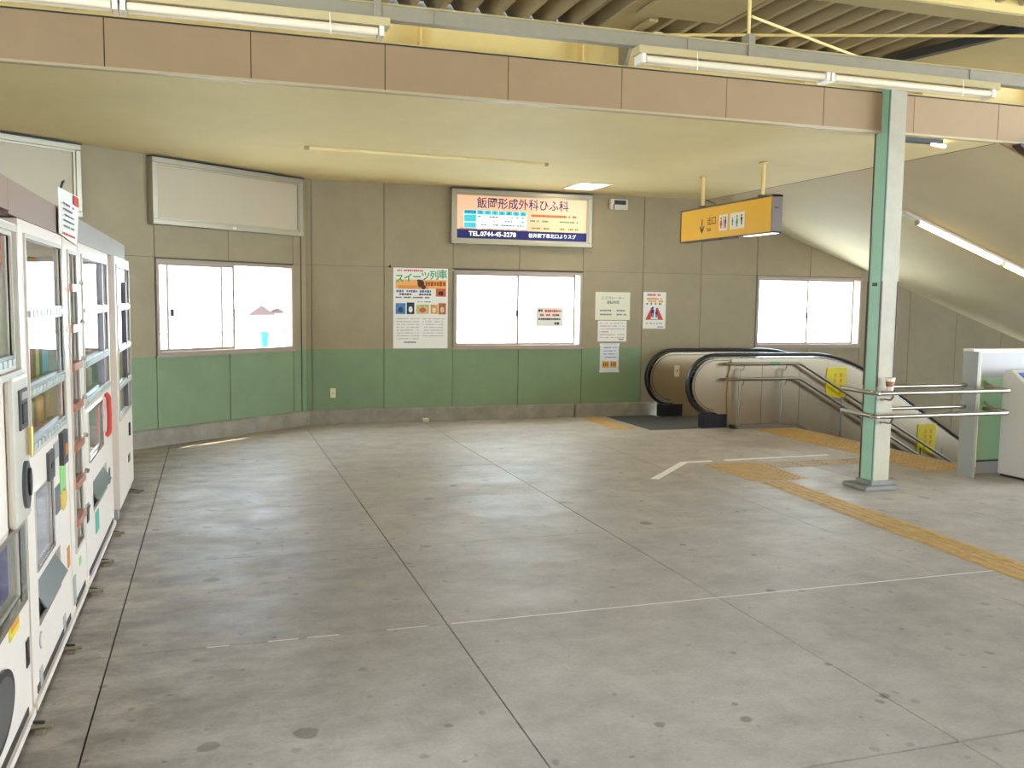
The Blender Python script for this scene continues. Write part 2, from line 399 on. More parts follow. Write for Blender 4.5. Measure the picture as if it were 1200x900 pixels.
MB().box(-.008, .008, -8, .40, .014, .16).build('web', OLIVE, gd)
MB().box(-.06, .62, -8, -.2, -.02, -.004).build('gusset_plate', OLIVE, gd)
MB().box(.09, .16, -.1, .42, -.02, -.002).build('angle_cleat', OLIVE, gd)
g2 = thing('cross_beam', 'yellow cream beam at the top right under the roof', 'beam', (8, 5.36, 3.62))
MB().box(-4.8, 4.5, -.10, .10, 0, .014).build('flange', OLIVE, g2)
MB().box(-4.8, 4.5, -.11, -.095, .014, .25).build('web', CREAM, g2)
g3 = thing('soffit_sheet', 'flat olive soffit sheet beside a dark gap in the roof', 'soffit', (5.75, 6.05, 3.66))
MB().prism([(-.28, .6), (.02, -.55), (4, -.55), (4, .6)], 0, .012, 'z').build('sheet', OLIVE, g3)
MB().prism([(-.36, .6), (-.05, -.55), (.02, -.55), (-.28, .6)], -.05, .012, 'z').build('edge_angle', DARKM, g3)
tr = thing('brace_rod', 'thin cream tie rod stretched horizontally below the roof sheet', 'rod', (3.2, 6.45, 3.59))
MB().tube([(0, 0, 0), (2.55, -.92, 0)], .011, 8).build('rod', CREAM, tr); MB().box(-.04, .03, -.02, .03, -.013, .015).build('cleat', CREAM, tr)
tr = thing('brace_rod', 'thin cream diagonal tie rod crossing the horizontal one', 'rod', (3.50, 5.66, 3.535))
MB().tube([(0, 0, 0), (1.9, .86, .0)], .011, 8).build('rod', CREAM, tr); MB().box(1.85, 1.95, .83, .90, -.03, .03).build('cleat', CREAM, tr)

# ---- stairs
st = thing('stairs', 'concrete stairs going down to the right behind the column', 'stairs', (7.2, 7.05, 0), kind='structure')
STEP = mat('step_concrete', (128, 120, 106), .8, var=.1, scale=6)
nose = MB().box(-.005, .035, 0, 3.30, -.01, .002).mesh('nosing', mat('nosing_rubber', (70, 66, 60), .8))
stp = MB().box(0, .31, 0, 3.30, -.18, 0).mesh('step', STEP)
for i in range(20):
    inst('step', stp, st, (.30*i, 0, -.16*(i+1)))
    inst('nosing', nose, st, (.30*i, 0, -.16*(i+1)+.001))
MB().box(6.0, 9.0, 0, 4.8, -3.5, -3.36).build('landing', STEP, st)
MB().prism([(0, -.3), (9, -3.6), (9, -3.5), (.3, -.2)], 3.30, 3.36).build('stringer', STEP, st)

# ================================================================ WINDOWS
def window(name, parent_loc, rz, w, z0, z1, frost, label, safety=False):
    wn = thing(name, label, 'window', parent_loc, rz, kind='structure')
    fr = MB(); t = .035
    fr.box(0, w, -.02, .13, z0, z0+t).box(0, w, -.02, .13, z1-t, z1).box(0, t, -.02, .13, z0+t, z1-t).box(w-t, w, -.02, .13, z0+t, z1-t)
    fr.build('frame', BRONZE, wn)
    MB().box(-.02, w+.02, -.03, .0, z0-.022, z0).build('sill', BRONZE, wn)
    def sash(x0, x1, y, fm, nm='sash'):
        s_ = MB(); q = .026
        s_.box(x0, x1, y, y+.022, z0+t, z0+t+q).box(x0, x1, y, y+.022, z1-t-q, z1-t).box(x0, x0+q, y, y+.022, z0+t+q, z1-t-q).box(x1-q, x1, y, y+.022, z0+t+q, z1-t-q)
        o = s_.build(nm, BRONZE, wn)
        MB().box(x0+q, x1-q, y+.009, y+.013, z0+t+q, z1-t-q).build('pane', fm, o)
        return o
    if safety:      # sliding panes pushed to the left, clear opening on the right
        a = sash(t, w*.56, .05, frost[0]); c = sash(t+.16, w*.56-.14, .085, FROST)
        MB().box(w*.56, w-t, .062, .066, z0+t, z1-t).build('pane', frost[1], wn)
        MB().box(w*.18-.14, w*.18-.10, .03, .052, 1.38, 1.46).build('latch', DARKM, wn)
        MB().tube([(t, .11, 1.195), (w-t, .11, 1.195)], .008, 8).build('safety_bar', GALV, wn)
    else:
        a = sash(t, w/2+.014, .05, frost[0]); c = sash(w/2-.014, w-t-.03, .085, frost[1])
        MB().box(w/2-.03, w/2+.0, .028, .05, z0+.42, z0+.50).build('latch', DARKM, wn)
    return wn
window('window_1', (3.012, YW, 0), 0, 1.82, .965, 1.985, (FROST, FROST), 'bright sliding window below the clinic sign with a taped notice')
window('window_2', (7.582, YW, 0), 0, 1.83, .965, 2.0, (FROST, FROST), 'bright sliding window above the escalator')
LX = Vector((math.cos(R(38.05)), math.sin(R(38.05)), 0)); LN = Vector((math.sin(R(38.05)), -math.cos(R(38.05)), 0))
lw0 = Vector((1.102, 11.812, 0)) - LX*2.125
window('window_3', tuple(lw0), R(38.05), 1.92, .965, 1.99, (GLASS, GLASS), 'bright sliding window in the angled left wall with a safety bar', True)
ea = thing('blocker', 'narrow eaves added outside the left window to trim the sun', 'blocker', (1.102, 11.812, 0), R(38.05), kind='structure')
MB().box(-6.6, .3, .14, .205, 2.2, 2.26).build('sheet', GALV, ea)  # unseen strip, added and sized to thin the sunlight through the window
# roofs and a teal post seen outside the left window
def outside_house(dist_pt, w, d, h, ridge, rz, lab, wallc, roofc):
    t = thing('house', lab, 'house', dist_pt, rz, group='houses outside the left window')
    MB().box(-w/2, w/2, -d/2, d/2, 0, h).build('walls', mat('house_wall', wallc, .9), t)
    MB().prism([(-w/2-.4, h), (w/2+.4, h), (0, h+ridge)], -d/2-.4, d/2+.4).build('roof', mat('house_roof', roofc, .9), t)
    for xx in (-w/4, w/4): MB().box(xx-.2, xx+.2, -d/2-.02, -d/2+.02, h-3, h-2).build('window', mat('house_window', (150, 158, 164), .3), t)
outside_house((4.6, 120, -6), 3.2, 4, 5.4, 1.2, R(30), 'distant house with a brown roof seen through the left window', (216, 212, 204), (62, 44, 40))
outside_house((8.3, 122, -6), 2.0, 3, 5.6, .7, R(-20), 'smaller distant house with a grey brown roof, right in the left window', (216, 212, 204), (62, 44, 40))
cn = thing('marker_post', 'slim teal post with a cap standing outside the left window', 'post', (.86, 17, -6), R(20))
MB().box(-.05, .05, -.05, .05, 0, 6.94).build('post', mat('teal_paint', (20, 92, 86), .6), cn)
MB().box(-.065, .065, -.065, .065, 6.86, 6.99).build('cap', mat('teal_paint', (20, 92, 86), .6), cn)

# ================================================================ BOARDS AND SIGNS
def framed_board(name, label, cat, loc, rz, w, z0, z1, fm, face, depth=.09, ft=.055, group=None):
    t = thing(name, label, cat, loc, rz, group)
    f_ = MB(); f_.box(0, w, -depth, -.002, z0, z0+ft).box(0, w, -depth, -.002, z1-ft, z1).box(0, ft, -depth, -.002, z0+ft, z1-ft).box(w-ft, w, -depth, -.002, z0+ft, z1-ft)
    f_.build('frame', fm, t, .006)
    l_ = MB(); q = ft+.02; l_.box(ft, w-ft, -depth+.012, -depth+.03, z0+ft, z0+q).box(ft, w-ft, -depth+.012, -depth+.03, z1-q, z1-ft).box(ft, q, -depth+.012, -depth+.03, z0+q, z1-q).box(w-q, w-ft, -depth+.012, -depth+.03, z0+q, z1-q)
    l_.build('inner_lip', fm, t)
    MB().box(ft, w-ft, -depth+.03, -.004, z0+ft, z1-ft).build('face', face, t)
    MB().box(-.004, w+.004, -depth-.006, 0, z1, z1+.012).build('top_cap', DARKM, t)
    return t
BLANK = mat('blank_board_face', (190, 176, 150), .5)
t = framed_board('sign_board', 'empty white sign board with metal frame above the left window', 'sign board', tuple(Vector((1.102, 11.812, 0))-LX*2.195), R(38.05), 2.09, 2.345, 3.035, ALU, BLANK, group='empty sign boards')
MB().box(1.02, 1.07, -.093, -.088, 2.36, 2.385).build('lock_plate', WHITE, t)
t = framed_board('sign_board', 'empty white sign board partly hidden above the drinks machines', 'sign board', tuple(Vector((1.102, 11.812, 0))-LX*5.06), R(38.05), 2.09, 2.345, 3.035, ALU, BLANK, group='empty sign boards')
# clinic light box
SKIN = mat('sign_salmon_lit', (240, 190, 156), .5, emit=.34)
cs = framed_board('clinic_sign', 'lit clinic advertising light box with navy lettering above the middle window', 'sign', (2.96, YW, 0), 0, 1.965, 2.325, 3.03, ALU, SKIN)
x0, x1, z0, z1 = .075, 1.89, 2.40, 2.955; yf = -.062
NAVYL = mat('sign_navy_lit', (14, 18, 104), .5, emit=.15)
CYANL = mat('sign_cyan_lit', (60, 184, 206), .5, emit=.45)
WHITEL = mat('sign_white_lit', (240, 246, 240), .5, emit=.55)
box('phone_band', NAVYL, cs, x0, x1, yf, yf+.003, z0, z0+.118)
text('飯岡形成外科ひふ科', .152, NAVYL, cs, .985, yf-.001, 2.853, sx=.94, weight=.0012)
text('TEL.0744-45-3278', .082, WHITEL, cs, .56, yf-.002, z0+.060, sx=1.06, weight=.002)
text('桜井駅下車北口よりスグ', .062, WHITEL, cs, 1.40, yf-.002, z0+.058, weight=.0006)
tb = box('timetable', WHITEL, cs, .17, 1.03, yf, yf+.002, 2.535, 2.765)
for k in range(8):
    a = .17 if k == 0 else .345+(k-1)*.098
    box('header_cell', CYANL, cs, a+.003, (a+.17 if k == 0 else a+.093), yf-.002, yf, 2.712, 2.765)
text('診療時間', .036, NAVYL, cs, .256, yf-.003, 2.738)
for k, ch in enumerate('月火水木金土日'): text(ch, .04, NAVYL, cs, .392+k*.098, yf-.003, 2.738)
box('row_cell', CYANL, cs, .173, .335, yf-.002, yf, 2.615, 2.705); box('row_cell', CYANL, cs, .173, .335, yf-.002, yf, 2.538, 2.605)
for k in range(3): dashes('small_print', mat('sign_teal_ink', (70, 140, 130), .6, emit=.2), cs, .36, 1.02, 2.685-.052*k, .022, yf-.002, 10+k, .45, .05)
dashes('small_print', mat('sign_red_ink', (220, 80, 40), .6, emit=.2), cs, 1.10, 1.74, 2.725, .034, yf, 21, .95, .034)
for k, (a, c) in enumerate(((1.08, 1.34), (1.50, 1.78))):
    dashes('small_print', mat('sign_green_ink', (60, 150, 90), .6, emit=.2), cs, a, c, 2.655, .028, yf, 30+k, .8, .03)
    dashes('small_print', mat('sign_olive_ink', (120, 130, 60), .6, emit=.2), cs, a, c+.02, 2.56, .026, yf, 40+k, .6, .03)
dashes('small_print', mat('sign_brown_ink', (150, 90, 60), .6, emit=.2), cs, .12, 1.05, 2.527, .012, yf, 50, .8, .02)

# hanging exit sign; faces the camera's left, local x runs along it
hs = thing('exit_sign', 'yellow hanging exit sign with arrow and toilet symbols', 'sign', (5.40, 10.15, 0), R(-90))
YEL = mat('sign_yellow', (222, 166, 4), .5)
BROWN = mat('sign_brown', (84, 60, 40), .45)
L = 1.94; zb, zt = 2.315, 2.70
b = MB(); b.box(0, L, 0, .115, zt-.02, zt).box(0, L, 0, .115, zb, zb+.014).box(0, .018, 0, .115, zb, zt).box(L-.012, L, -.004, .118, zb, zt)
b.build('casing', BROWN, hs)
box('front_face', YEL, hs, .018, L-.012, .006, .014, zb+.014, zt-.02); box('rear_face', YEL, hs, .018, L-.012, .101, .109, zb+.014, zt-.02)
box('diffuser', mat('sign_diffuser', (255, 250, 236), .5, emit=2.2), hs, L-.55, L-.02, .02, .10, zb-.004, zb+.006)
for xx in (L-.27,): box('end_catch', DARKM, hs, L, L+.008, .035, .05, 2.56, 2.575); box('end_catch', DARKM, hs, L, L+.008, .06, .075, 2.56, 2.575)
for xx in (.2, .55, .9, 1.25): box('clip', BROWN, hs, xx, xx+.03, .01, .03, zb-.012, zb)
for xx in (.43, 1.67):
    o = MB().tube([(xx, .055, zt), (xx, .055, ZC-.01)], .02, 12).build('hanger_pole', CREAM, hs)
    MB().lathe([(.045, -.012), (.045, 0), (.022, .004)], (xx, .055, ZC-.006), 12).build('flange', CREAM, o)
    MB().box(xx-.035, xx+.035, .02, .09, zt, zt+.022).build('collar', BROWN, o)
DK = mat('sign_dark_brown', (64, 40, 24), .6)
MB().add([(.512, .003, 2.56), (.524, .003, 2.56), (.524, .003, 2.42), (.512, .003, 2.42), (.512, .006, 2.56), (.524, .006, 2.56), (.524, .006, 2.42), (.512, .006, 2.42)], [(0,1,2,3),(4,7,6,5),(0,4,5,1),(1,5,6,2),(2,6,7,3),(3,7,4,0)]).prism([(.46, 2.475), (.474, 2.478), (.518, 2.425), (.562, 2.478), (.576, 2.475), (.518, 2.395)], .003, .006).build('arrow', DK, hs)
text('出口', .105, DK, hs, .735, .004, 2.52, sx=.95); text('Exit', .055, DK, hs, .68, .004, 2.43)
box('toilet_symbol', WHITE, hs, .90, 1.08, .003, .006, 2.40, 2.575); box('facility_symbol', WHITE, hs, 1.13, 1.42, .003, .006, 2.40, 2.575)
def pict(cx, z, h, m_, skirt=False, par=hs, y=.001):
    b = MB().disc(cx, z+h*.88, h*.11, h*.11, y, y+.002, 12)
    if skirt: b.prism([(cx-h*.08, z+h*.74), (cx+h*.08, z+h*.74), (cx+h*.22, z+h*.28), (cx-h*.22, z+h*.28)], y, y+.002)
    else: b.box(cx-h*.15, cx+h*.15, y, y+.002, z+h*.40, z+h*.74)
    b.box(cx-h*.10, cx-h*.02, y, y+.002, z, z+h*.4).box(cx+h*.02, cx+h*.10, y, y+.002, z, z+h*.4)
    return b.build('pictogram', m_, par)
pict(.945, 2.425, .125, RED, True); pict(1.035, 2.425, .125, NAVY)
box('divider', INK, hs, .988, .992, .001, .004, 2.415, 2.56)
pict(1.185, 2.44, .09, BLUEP); pict(1.275, 2.425, .125, GREENP, True); pict(1.365, 2.44, .11, INK)

# ================================================================ NOTICES ON THE BACK WALL
def sheet(name, label, cat, x0, x1, z0, z1, m_, y=YW, parent=None, loc=None, rz=0, tilt=0):
    t = thing(name, label, cat, loc or ((x0+x1)/2, y, 0), rz)
    w = x1-x0
    MB().box(-w/2, w/2, -.004, -.001, z0, z1).build('sheet', m_, t)
    return t, w
t, w = sheet('poster', 'large sweets train poster with green lettering left of the middle window', 'poster', 2.215, 2.935, .96, 2.0, PAPER)
y = -.005
dashes('small_print', RED, t, -.31, .04, 1.965, .022, y, 3, .9, .03)
box('printed_band', mat('poster_peach', (238, 178, 104), .7), t, -.33, .34, y, y+.001, 1.735, 1.85)
box('printed_band', mat('poster_orange', (232, 150, 70), .7), t, -.30, .10, y-.0005, y+.001, 1.73, 1.775)
for k, ch in enumerate('スイーツ列車'):
    text(ch, .125, GREENP, t, -.28+k*.114, y-.001, 1.855+.012*k, weight=.002)
dashes('small_print', mat('poster_rust', (176, 84, 40), .7), t, .06, .34, 1.80, .065, y-.002, 4, .95, .05)
b = MB().disc(0, 1.80, .045, .05, y-.004, y-.001, 14).disc(.035, 1.755, .03, .03, y-.004, y-.001, 12).disc(-.03, 1.835, .02, .02, y-.005, y-.001, 10); b.build('illustration', mat('poster_dark_brown', (82, 48, 30), .7), t)
dashes('small_print', BLUEP, t, -.32, .14, 1.70, .032, y, 5, .85, .04); dashes('small_print', INK, t, -.32, .14, 1.66, .026, y, 6, .8, .04)
dashes('small_print', INK, t, -.33, .12, 1.62, .018, y, 7, .6, .03); dashes('small_print', LINE, t, -.08, .14, 1.565, .014, y, 8, .6, .03)
for (a, c, z0, z1, rgb, acc) in ((.20, .335, 1.635, 1.74, (200, 92, 50), (60, 36, 30)), (-.33, -.20, 1.405, 1.545, (74, 130, 190), (60, 70, 60)), (-.185, -.085, 1.405, 1.555, (44, 44, 48), (236, 232, 226)), (-.06, .11, 1.41, 1.53, (196, 190, 120), (216, 90, 70)), (.13, .225, 1.41, 1.53, (216, 160, 96), (240, 214, 160)), (.235, .335, 1.405, 1.55, (176, 104, 60), (232, 190, 150))):
    o = box('printed_photo', mat('photo%d%d%d' % rgb, rgb, .6, var=.35, scale=26), t, a, c, y, y+.001, z0, z1)
    MB().disc((a+c)/2, z0+(z1-z0)*.40, (c-a)*.27, (z1-z0)*.27, y-.002, y, 12).build('photo_subject', mat('photo%d%d%d' % acc, acc, .6, var=.2, scale=40), o)
for k in range(8): dashes('small_print', mat('print_pale', (178, 170, 166), .7), t, -.32, -.02, 1.345-.037*k, .012, y, 60+k, .8, .02)
for k in range(7): dashes('small_print', mat('print_pale', (178, 170, 166), .7), t, .03, .32, 1.345-.037*k, .012, y, 80+k, .8, .02)
dashes('small_print', LINE, t, -.22, -.06, 1.04, .02, y, 98, 1, .02)
t, w = sheet('notice', 'cream escalator operating hours notice, topmost right of the middle window', 'notice', 5.03, 5.555, 1.345, 1.73, PAPERC)
text('エスカレーター', .05, LINE, t, 0, y, 1.645); text('運転時間', .048, INK, t, 0, y, 1.585)
for k in range(2): dashes('small_print', LINE, t, -.19, .0, 1.475-.055*k, .022, y, 100+k, .85, .025); dashes('small_print', LINE, t, .06, .21, 1.475-.055*k, .022, y, 110+k, .9, .022)
t, w = sheet('notice', 'white typed notice with a red line, middle sheet of the three', 'notice', 5.075, 5.51, 1.045, 1.335, PAPER)
for k in range(6): dashes('small_print', RED if k == 3 else mat('print_pale', (178, 170, 166), .7), t, -.19, (-.06 if k == 3 else .19), 1.30-.04*k, .014, y, 120+k, .7, .02)
dashes('small_print', LINE, t, .10, .18, 1.075, .02, y, 130, 1, .03)
t, w = sheet('notice', 'white card with two orange hand symbols taped on the green dado', 'notice', 5.115, 5.40, .615, 1.02, mat('paper_blue_white', (220, 220, 226), .5))
for k in range(4): dashes('small_print', LINE, t, -.09, .11, .96-.045*k, .014, y, 140+k, .7, .02)
for xx in (-.055, .06):
    o = MB().box(xx-.05, xx+.05, y-.002, y, .68, .77).build('hand_symbol', mat('print_amber', (226, 164, 40), .6), t)
    for q in (-.03, 0, .03): MB().box(xx+q-.006, xx+q+.006, y-.004, y-.002, .70, .75).build('print_mark', INK, o)
for xx in (-.13, .13):
    for zz in (.63, 1.005): MB().box(xx-.02, xx+.02, -.007, -.004, zz-.015, zz+.015).build('tape', mat('clear_tape', (230, 230, 224), .3), t)
t, w = sheet('poster', 'small safety poster of two figures on an escalator, right of the notices', 'poster', 5.758, 6.11, 1.225, 1.74, PAPER)
for k, (q, z_, m_) in enumerate(((-.06, 1.70, RED), (.0, 1.645, ORANGE), (.04, 1.61, mat('print_amber', (226, 164, 40), .6)), (-.02, 1.575, LINE))): dashes('small_print', m_, t, -.12+q*.5, .12+q*.5, z_, .03, y, 150+k, .85, .035)
MB().prism([(-.14, 1.35), (-.06, 1.35), (-.02, 1.52), (-.05, 1.52)], y-.001, y+.001).prism([(.14, 1.35), (.06, 1.35), (.02, 1.52), (.05, 1.52)], y-.001, y+.001).build('drawn_handrail', RED, t)
pict(-.03, 1.385, .15, NAVY, False, t, y-.003); pict(.03, 1.385, .11, NAVY, False, t, y-.003)
dashes('small_print', GREENP, t, -.06, .06, 1.355, .015, y-.001, 160, 1, .03); dashes('small_print', LINE, t, -.13, .13, 1.30, .014, y, 161, .7, .02); dashes('small_print', BLUEP, t, .05, .15, 1.25, .016, y, 162, 1, .02)
t, w = sheet('notice', 'small paper with black and red print taped on the middle window pane', 'notice', 4.195, 4.585, 1.25, 1.515, PAPER, y=YW+.078)
dashes('small_print', INK, t, -.165, -.085, 1.465, .04, y, 170, 1, .04); dashes('small_print', RED, t, -.07, .17, 1.46, .034, y, 171, .95, .038)
dashes('small_print', RED, t, -.14, .08, 1.405, .034, y, 172, .95, .036); dashes('small_print', INK, t, .085, .15, 1.405, .03, y, 173, .95, .036)
dashes('small_print', INK, t, -.165, .17, 1.35, .030, y, 174, .9, .036); dashes('small_print', INK, t, .07, .15, 1.29, .034, y, 175, 1, .045)
# small fittings
t = thing('control_unit', 'small white box with dark display high on the wall right of the clinic sign', 'control box', (5.336, YW, 0))
MB().box(-.13, .13, -.05, 0, 2.855, 3.0).build('case', WHITE, t, .008); MB().box(-.075, .10, -.054, -.05, 2.925, 2.985).build('display', DARKM, t); MB().box(-.09, -.07, -.056, -.05, 2.86, 2.93).build('strap', BLUEP, t); MB().box(-.05, .11, -.053, -.05, 2.865, 2.915).build('cover', mat('case_ivory', (206, 200, 184), .4), t)
t = thing('wall_outlet', 'small cream outlet plate on the green dado near the corner', 'outlet', (1.44, YW, 0))
MB().box(-.035, .035, -.012, 0, .335, .455).build('plate', mat('outlet_cream', (226, 216, 176), .4), t, .004); MB().box(-.012, .012, -.015, -.012, .37, .42).build('socket', MBEIGE, t)
t = thing('wall_hook', 'tiny black hook on the wall joint above the sweets poster', 'hook', (2.17, YW, 2.01))
MB().tube([(0, 0, 0), (0, -.03, 0), (0, -.035, .02)], .007, 8).build('hook', BLACK, t); MB().box(-.012, .012, -.004, 0, -.012, .012).build('plate', BLACK, t)
t = thing('white_piece', 'small white stop resting against the concrete kerb below the poster', 'piece', (2.63, YW-.075, 0))  # small white block set against the kerb
MB().box(-.04, .04, -.03, .03, 0, .05).build('block', WHITE, t, .012); MB().box(-.03, .03, -.035, -.03, .012, .035).build('pad', MBEIGE, t)

# ================================================================ LIGHTS
LAMP = mat('lamp_tube_unlit', (226, 208, 176), .25)
LAMPON = mat('lamp_tube_lit', (255, 236, 186), .3, emit=6)
def batten(name, label, x0, x1, y0, z, split, lit=False, group=None):
    t = thing(name, label, 'light fixture', ((x0+x1)/2, y0, z), group=group); h = (x1-x0)/2
    MB().prism([(-.055, .016), (-.05, .058), (.05, .058), (.055, .016)], -h, h, 'x').build('housing', mat('fixture_cream', (190, 168, 122), .4), t)
    for k in range(split):
        a = -h+.02+k*(2*h-.04)/split; c = a+(2*h-.04)/split-.01
        for yy in (-.024, .03):
            MB().tube([(a+.03, yy, -.008), (c-.03, yy, -.008)], .021, 12).build('lamp_tube', LAMPON if lit else LAMP, t)
        for e in (a+.012, c-.012): MB().box(e-.012, e+.012, -.048, .052, -.034, .03).build('lamp_holder', WHITE, t)
    for q in (-h*.72, h*.76): MB().tube([(q, -.058, .05), (q+.004, -.062, -.01), (q+.01, -.05, -.05)], .003, 6).build('cable_tie', WHITE, t)
    return t
batten('strip_light', 'long unlit fluorescent strip light hanging in front of the fascia, right one', 2.27, 4.80, 4.85, 2.96, 2, group='fluorescent strip lights under the raceway')
batten('strip_light', 'long unlit fluorescent strip light hanging in front of the fascia, left one', -1.66, .88, 4.85, 2.96, 2, group='fluorescent strip lights under the raceway')
rw = thing('cable_raceway', 'grey steel raceway hung on rods above the strip lights', 'raceway', (0, 4.87, 3.005))
MB().box(-4.2, 9, -.03, .03, .015, .085).build('channel', GALV, rw); MB().box(-4.2, 9, -.04, .035, .085, .094).build('lid', OLIVE, rw)
for xx in (-2.6, -.7, 1.13, 2.6, 4.6, 6.4): MB().box(xx-.012, xx+.012, -.036, .036, .0155, .092).build('coupling', GALV, rw)
for xx in (-1.4, .82, 3.0, 5.2, 7.4):
    o = MB().tube([(xx, 0, .09), (xx, 0, .66)], .010, 8).build('hanger_rod', CREAM, rw)
    MB().box(xx-.02, xx+.02, -.042, .042, .0155, .15).build('clamp', GALV, o)
# square ceiling light, lit
t = thing('ceiling_light', 'bright square recessed light in the ceiling above the clinic sign', 'ceiling light', (4.55, 11.08, ZC))
b = MB().box(-.22, .22, -.33, -.30, -.012, 0).box(-.22, .22, .30, .33, -.012, 0).box(-.22, -.19, -.3, .3, -.012, 0).box(.19, .22, -.3, .3, -.012, 0); b.build('frame', WHITE, t)
MB().box(-.19, .19, -.30, .30, -.008, 0).build('diffuser', mat('diffuser_lit', (255, 246, 216), .5, emit=8), t)
# flush batten and the one near the column
t = thing('ceiling_batten', 'slim cream batten fixed flat on the ceiling in front of the middle window', 'batten', (2.15, 9.38, ZC), R(3.2))
MB().box(-1.24, 1.24, -.025, .025, -.03, 0).build('body', CEIL, t, .006); MB().box(1.24, 1.28, -.02, .02, -.03, 0).build('end_cap', OLIVE, t); MB().box(-1.28, -1.24, -.02, .02, -.03, 0).build('end_cap', OLIVE, t)
t = thing('ceiling_batten', 'short lit strip light on the ceiling right behind the column top', 'strip light', (6.02, 6.80, ZC), R(0))
MB().box(-.30, .14, -.04, .04, -.035, 0).build('body', DARKM, t); MB().tube([(.04, -.02, -.04), (.24, .05, -.04)], .016, 10).build('lamp_tube', LAMPON, t)
# stair light on the sloped soffit
t = thing('stair_light', 'lit fluorescent strip light on the sloped stair ceiling', 'light fixture', (8.0, 9.1, zs(8.0)))
def sl(dx, dz=0): return (dx, 0, -SL*dx+dz)
MB().prism([(-.25, .25*SL-.03), (3.2, -3.2*SL-.03), (3.2, -3.2*SL), (-.25, .25*SL)], -.06, .06).build('housing', WHITE, t)
MB().tube([sl(0, -.055), sl(1.25, -.055)], .022, 12).build('lamp_tube', LAMPON, t); MB().tube([sl(1.33, -.055), sl(2.6, -.055)], .022, 12).build('lamp_tube', LAMPON, t)
for q in (-.02, 1.29, 2.62): MB().prism([(q-.015, -SL*q-.08), (q+.015, -SL*q-.08), (q+.015, -SL*q-.02), (q-.015, -SL*q-.02)], -.03, .03).build('lamp_holder', ALU, t)
t = thing('dark_wedge', 'dark brown hood at the right end of the ceiling', 'wedge', (6.93, 6.60, 2.97))  # dark brown wedge in front of the fascia end
MB().prism([(-.10, .055), (.0, .0), (.5, -.16), (.5, .05)], -.03, .06).build('wedge', mat('wedge_brown', (70, 52, 36), .5), t); MB().prism([(-.1, .056), (.5, .051), (.5, .065), (-.1, .07)], -.035, .06).build('rim', DARKM, t)

# ================================================================ COLUMN
MINT = mat('mint_paint', (150, 186, 154), .5, var=.06, scale=5)
CCOL = mat('column_cream', (172, 159, 132), .5, var=.06, scale=7)
PLIN = mat('plinth_concrete', (132, 128, 118), .85, var=.1, scale=8)
GUARD = mat('edge_guard_brown', (84, 60, 46), .6)
cx0, cx1, cy0, cy1 = 5.43, 5.60, 6.58, 6.75
t = thing('steel_column', 'square column painted cream and mint standing before the stairs', 'column', (cx0, cy0, 0))
w = cx1-cx0; d = cy1-cy0
MB().box(0, w, 0, .014, .075, 3.62).build('front_flange', CCOL, t); MB().box(0, w, d-.014, d, .075, 3.62).build('rear_flange', CCOL, t)
MB().box(w*.5, w, .014, d-.014, .075, 3.62).build('web', CCOL, t)
MB().box(.004, w*.5, .014, d-.014, .075, 3.62).build('side_panel', MINT, t)
MB().box(-.003, .006, -.003, .012, .075, 3.6).build('corner_strip', mat('mint_dark', (92, 120, 100), .6), t); MB().box(-.003, .006, d-.012, d+.002, .075, 3.06).build('corner_strip', DARKM, t)
for (xx, yy) in ((-.006, -.006), (w-.006, -.006), (-.006, d-.006)):
    MB().box(xx, xx+.013, yy, yy+.013, .9, 1.80).build('edge_guard', GUARD, t)
MB().box(-.006, .004, .06, .11, 1.76, 1.79).build('clip', DARKM, t)
MB().prism([(-.12, -.07), (w+.07, -.07), (w+.07, d+.08), (-.12, d+.08)], 0, .04, 'z').build('plinth', PLIN, t, .015)
MB().box(-.02, w+.02, -.02, d+.02, .04, .075).build('plinth_cap', PLIN, t)
# guard rails around column and partition
def fillet(pts, r=.05, n=4):
    P = [Vector(p) for p in pts]; out = [P[0]]
    for i in range(1, len(P)-1):
        a = (P[i-1]-P[i]); c = (P[i+1]-P[i]); la, lc = a.length, c.length; a.normalize(); c.normalize(); q = min(r, la*.45, lc*.45)
        A = P[i]+a*q; Cc = P[i]+c*q
        for k in range(n+1):
            s_ = k/n; out.append(A*(1-s_)**2+P[i]*2*s_*(1-s_)+Cc*s_**2)
    out.append(P[-1]); return out
gr = thing('guard_rail', 'stainless double guard rail wrapped around the cream column', 'rail', (5.34, 6.46, 0))
for z in (.852, .652):
    MB().tube(fillet([(.04, .50, z), (0, .02, z), (.02, 0, z), (1.42, 0, z), (1.49, .10, z), (1.49, .34, z)], .04), .019, 12).build('rail', STEEL, gr)
    MB().tube([(.30, .44, z+.01), (1.36, .44, z+.01)], .017, 12).build('rear_rail', STEEL, gr)
    MB().tube([(.0, .0, z), (.018, .0, z)], .023, 12).build('joint_sleeve', CHROME, gr); MB().tube([(-.0, .03, z), (.002, .06, z)], .023, 12).build('joint_sleeve', CHROME, gr)
    MB().tube(fillet([(.18, .12, z-.065), (.18, .04, z-.065), (.18, .01, z-.02)], .02), .008, 8).build('bracket', STEEL, gr); MB().tube(fillet([(.14, .115, z-.065), (.19, .115, z-.065)], .02), .010, 8).build('bracket_base', STEEL, gr)
    MB().tube(fillet([(1.70, .55, z+.03), (1.52, .34, z+.03), (1.49, .2, z)], .04), .010, 8).build('bracket', STEEL, gr); MB().tube([(1.42, .58, z-.06), (1.66, .58, z-.085)], .008, 8).build('bracket', STEEL, gr)
